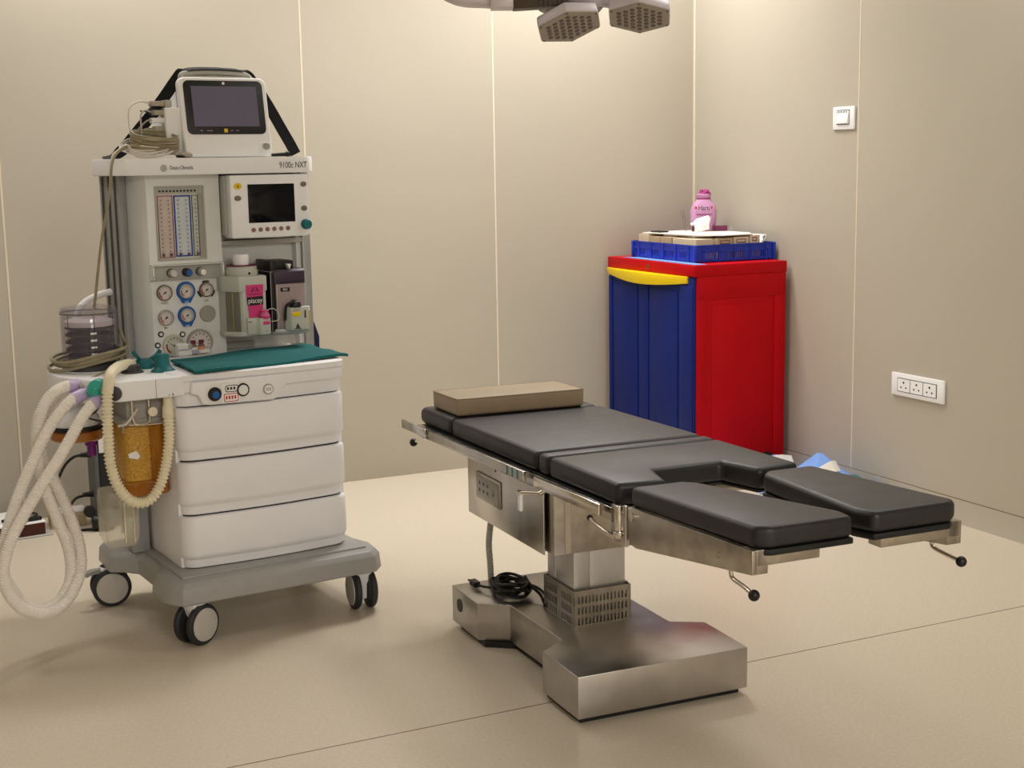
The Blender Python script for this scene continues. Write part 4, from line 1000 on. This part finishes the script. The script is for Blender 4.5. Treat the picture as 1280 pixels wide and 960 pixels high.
# suction unit with plugs
su = thing('suction_unit', 'dark upright unit with grey edges standing behind the amber canister', 'suction unit', W, (.885, 5.60, 0))
B('pump_dark').box(.845, .96, 5.53, 5.68, .07, .40).out('case', su, .004)
B('pump_grey').box(.83, .846, 5.52, 5.69, .06, .46).box(.83, .97, 5.52, 5.69, .03, .07).out('frame', su, .003)
B('label_white').box(.852, .95, 5.5285, 5.5305, .30, .40).out('white_label', su)
b = B('black')
for x, y in ((.82, 5.50), (.875, 5.50)): b.cyl((x-.014, y, .032), (x+.014, y, .032), .031, seg=20)
b.cyl((.80, 5.53, .075), (.80, 5.50, .075), .022); b.out('castor', su, .003)
for z, pts in ((.285, [(.80, 5.60, .285), (.765, 5.60, .28), (.73, 5.60, .25), (.70, 5.61, .19), (.675, 5.62, .12), (.67, 5.63, .06)]), (.125, [(.80, 5.59, .125), (.76, 5.58, .118), (.735, 5.56, .09), (.735, 5.54, .04), (.75, 5.52, .008), (.80, 5.50, .007), (.86, 5.46, .007)])):
    c = thing('power_cable', 'thin black cable plugged into the upper side of the dark unit' if z > .2 else 'thin black cable plugged low on the dark unit, trailing on the floor', 'cable', W, (.735, 5.58, 0))
    B('black').tube(pts, .0055, 8).out('flex', c); B('black').cyl((.83, 5.60, z), (.79, 5.60, z), .013, .008, 14).out('plug', c)

# ================================================================== OPERATING LIGHT (hanging low from the ceiling)
ol = thing('operating_light', 'grey ceiling surgical light with hexagonal lamp heads at the top edge', 'surgical light', W, (1.93, 3.54, 1.76))
def hexhead(c, a, bvec, th, hole):
    c = Vector(c); a = Vector(a); bvec = Vector(bvec); s = (a.length+bvec.length)/2
    a = a.normalized()*s
    n = a.cross(bvec).normalized()
    if n.z > 0: n = -n
    e2 = n.cross(a).normalized()
    ex = a.normalized()
    def pt(x, y, h): return c+ex*x+e2*y-n*h
    hx = [(s*math.cos(i*PI/3), s*math.sin(i*PI/3)) for i in range(6)]
    b = B('lamp_body').rings([[pt(x*k, y*k, h) for x, y in hx] for h, k in ((0, 1), (th*.85, .97), (th, .9))]); hd = b.out('lamp_head', ol, .003, 2)
    b = B('lamp_face').rings([[pt(x*k, y*k, h) for x, y in hx] for h, k in ((-.003, .955), (.0, .97))]); b.out('face_plate', hd)
    p = s*.222; k = 0
    rot = hole
    for i in range(-3, 4):
        for j in range(-3, 4):
            x = p*(i+j*.5); y = p*j*.866
            if max(abs(i), abs(j), abs(i+j)) > 3: continue
            x, y = x*math.cos(rot)-y*math.sin(rot), x*math.sin(rot)+y*math.cos(rot)
            l = B('lens').rings([[pt(x+p*.32*r*math.cos(t*PI/6), y+p*.32*r*math.sin(t*PI/6), h) for t in range(12)] for r, h in ((1, -.003), (.95, -.005), (.4, -.0035))])
            l.out('lens', hd)
    b = B('post_dark')
    for x, y in hx: b.cyl(pt(x*.9, y*.9, -.004), pt(x*.9, y*.9, -.002), .003, seg=8)
    b.out('screw', hd)
hexhead((1.8926, 3.5378, 1.7704), (-.0995, .0005, -.0031), (.0483, -.0797, .0352), .032, D2R(0))
hexhead((2.071, 3.456, 1.7915), (-.0962, .0059, .0185), (.0478, -.0844, .0151), .032, D2R(0))
hexhead((1.985, 3.70, 1.84), (-.09, -.03, .03), (.06, -.08, .01), .045, 0)
b = B('lamp_body').lathe([(.055, 0), (.065, .01), (.065, .06), (.04, .09), (0, .09)], (1.95, 3.56, 1.83), (0, 0, 1), 28); b.out('hub', ol)
b = B('lamp_body').tube([(1.9, 3.545, 1.80), (1.92, 3.55, 1.835), (1.95, 3.56, 1.86)], .026, 12).tube([(2.07, 3.47, 1.825), (2.02, 3.51, 1.845), (1.95, 3.56, 1.86)], .026, 12).tube([(1.985, 3.69, 1.86), (1.97, 3.62, 1.865), (1.95, 3.56, 1.86)], .026, 12); b.out('petal_arm', ol)
q = Quaternion((0, 0, 1), D2R(-24))
b = B('louvre').obox((1.822, 3.583, 1.834), .074, .05, .012, Quaternion((0, 1, 0), D2R(-3)) @ q)
for i in range(6): b.m('post_dark').obox((1.80+.012*i, 3.535-.005*i, 1.832), .004, .002, .008, q)
b.out('louvred_box', ol, .002)
b = B('lamp_body').obox((1.728, 3.628, 1.842), .032, .05, .020, q); b.m('steel_worn').obox((1.75, 3.57, 1.842), .01, .003, .012, q); b.out('joint_box', ol, .004)
b = B('lamp_body').obox((1.86, 3.56, 1.862), .075, .03, .014, Quaternion((0, 1, 0), D2R(-8)) @ q); b.m('carton_tan').obox((1.93, 3.52, 1.84), .03, .006, .010, q); b.out('cover', ol, .003)
b = B('lamp_body').tube([(1.70, 3.64, 1.845), (1.60, 3.68, 1.86), (1.50, 3.72, 1.95), (1.46, 3.735, 2.15), (1.50, 3.72, 2.35)], .022, 12).cyl((1.95, 3.56, 1.9), (1.95, 3.56, 2.02), .022).tube([(1.95, 3.56, 2.02), (1.85, 3.61, 2.15), (1.6, 3.70, 2.33), (1.5, 3.72, 2.40)], .024, 12).cyl((1.5, 3.72, 2.30), (1.5, 3.72, ZC-.03), .03).cyl((1.5, 3.72, ZC-.06), (1.5, 3.72, ZC), .10); b.out('suspension_arm', ol)

# ================================================================== CEILING LIGHTS, WITH ADDED FILL BEHIND THE CAMERA
def ceiling_light(x, y, w, d, power, label, col=(1, .99, .97), spread=180):
    t = thing('ceiling_light', label, 'ceiling light', W, (x, y, ZC), 'ceiling light panels')
    b = B('panel_white'); e = .02
    b.box(x-w/2-e, x+w/2+e, y-d/2-e, y-d/2, ZC-.02, ZC).box(x-w/2-e, x+w/2+e, y+d/2, y+d/2+e, ZC-.02, ZC).box(x-w/2-e, x-w/2, y-d/2, y+d/2, ZC-.02, ZC).box(x+w/2, x+w/2+e, y-d/2, y+d/2, ZC-.02, ZC)
    b.out('frame', t)
    B('diffuser').box(x-w/2, x+w/2, y-d/2, y+d/2, ZC-.008, ZC-.001).out('diffuser', t)
    l = bpy.data.lights.new('lamp', 'AREA'); l.shape = 'RECTANGLE'; l.size = w; l.size_y = d; l.energy = power; l.color = col; l.spread = D2R(spread)
    o = bpy.data.objects.new('lamp', l); COL.objects.link(o); o.location = (0, 0, -.012); o.parent = t
ceiling_light(3.05, 5.36, .5, .3, 28, 'small ceiling light panel in the corner above the cupboard')
ceiling_light(2.2, 4.95, .7, .5, 14, 'square ceiling light panel behind the surgical light', spread=120)
ceiling_light(1.0, 5.35, .7, .4, 17, 'rectangular ceiling light panel nearest the back wall')
ceiling_light(-.4, 4.6, .6, .6, 8, 'square ceiling light panel above the left of the back wall')
ceiling_light(3.2, 3.2, .6, .6, 12, 'square ceiling light panel beside the right wall')
ceiling_light(.8, -2.2, 1.2, .6, 112, 'wide added fill light panel on the unseen ceiling behind the camera')  # unseen panel added to brighten upright fronts facing the camera
ceiling_light(1.4, -3.8, 1.2, .6, 96, 'wide added fill light panel at the unseen far end behind the camera')  # second added fill panel, set far back for a shallow angle

w_ = bpy.data.worlds.new('World'); w_.use_nodes = True; bpy.context.scene.world = w_
w_.node_tree.nodes['Background'].inputs['Color'].default_value = (1, .96, .9, 1); w_.node_tree.nodes['Background'].inputs['Strength'].default_value = .02

# ================================================================== CAMERA
sc = bpy.context.scene
cam = bpy.data.cameras.new('camera'); co = bpy.data.objects.new('camera', cam); COL.objects.link(co); sc.camera = co
cam.sensor_fit = 'HORIZONTAL'; cam.sensor_width = 36; cam.lens = 1743.2*36/1280; cam.clip_start = .05
yaw, pitch, roll = 4.46980862e-01, 1.58061953e-01, -1.69077689e-02
f = Vector((math.sin(yaw)*math.cos(pitch), math.cos(yaw)*math.cos(pitch), -math.sin(pitch))); r = Vector((math.cos(yaw), -math.sin(yaw), 0)); u = r.cross(f)
r2 = r*math.cos(roll)+u*math.sin(roll); u2 = -r*math.sin(roll)+u*math.cos(roll)
mw = Matrix((r2, u2, -f)).transposed().to_4x4(); mw.translation = (0, 0, 1.4); co.matrix_world = mw
sc.view_settings.view_transform = 'Standard'; sc.view_settings.look = 'None'; sc.view_settings.gamma = 1; sc.view_settings.use_curve_mapping = False
sc.view_settings.exposure = 0.07
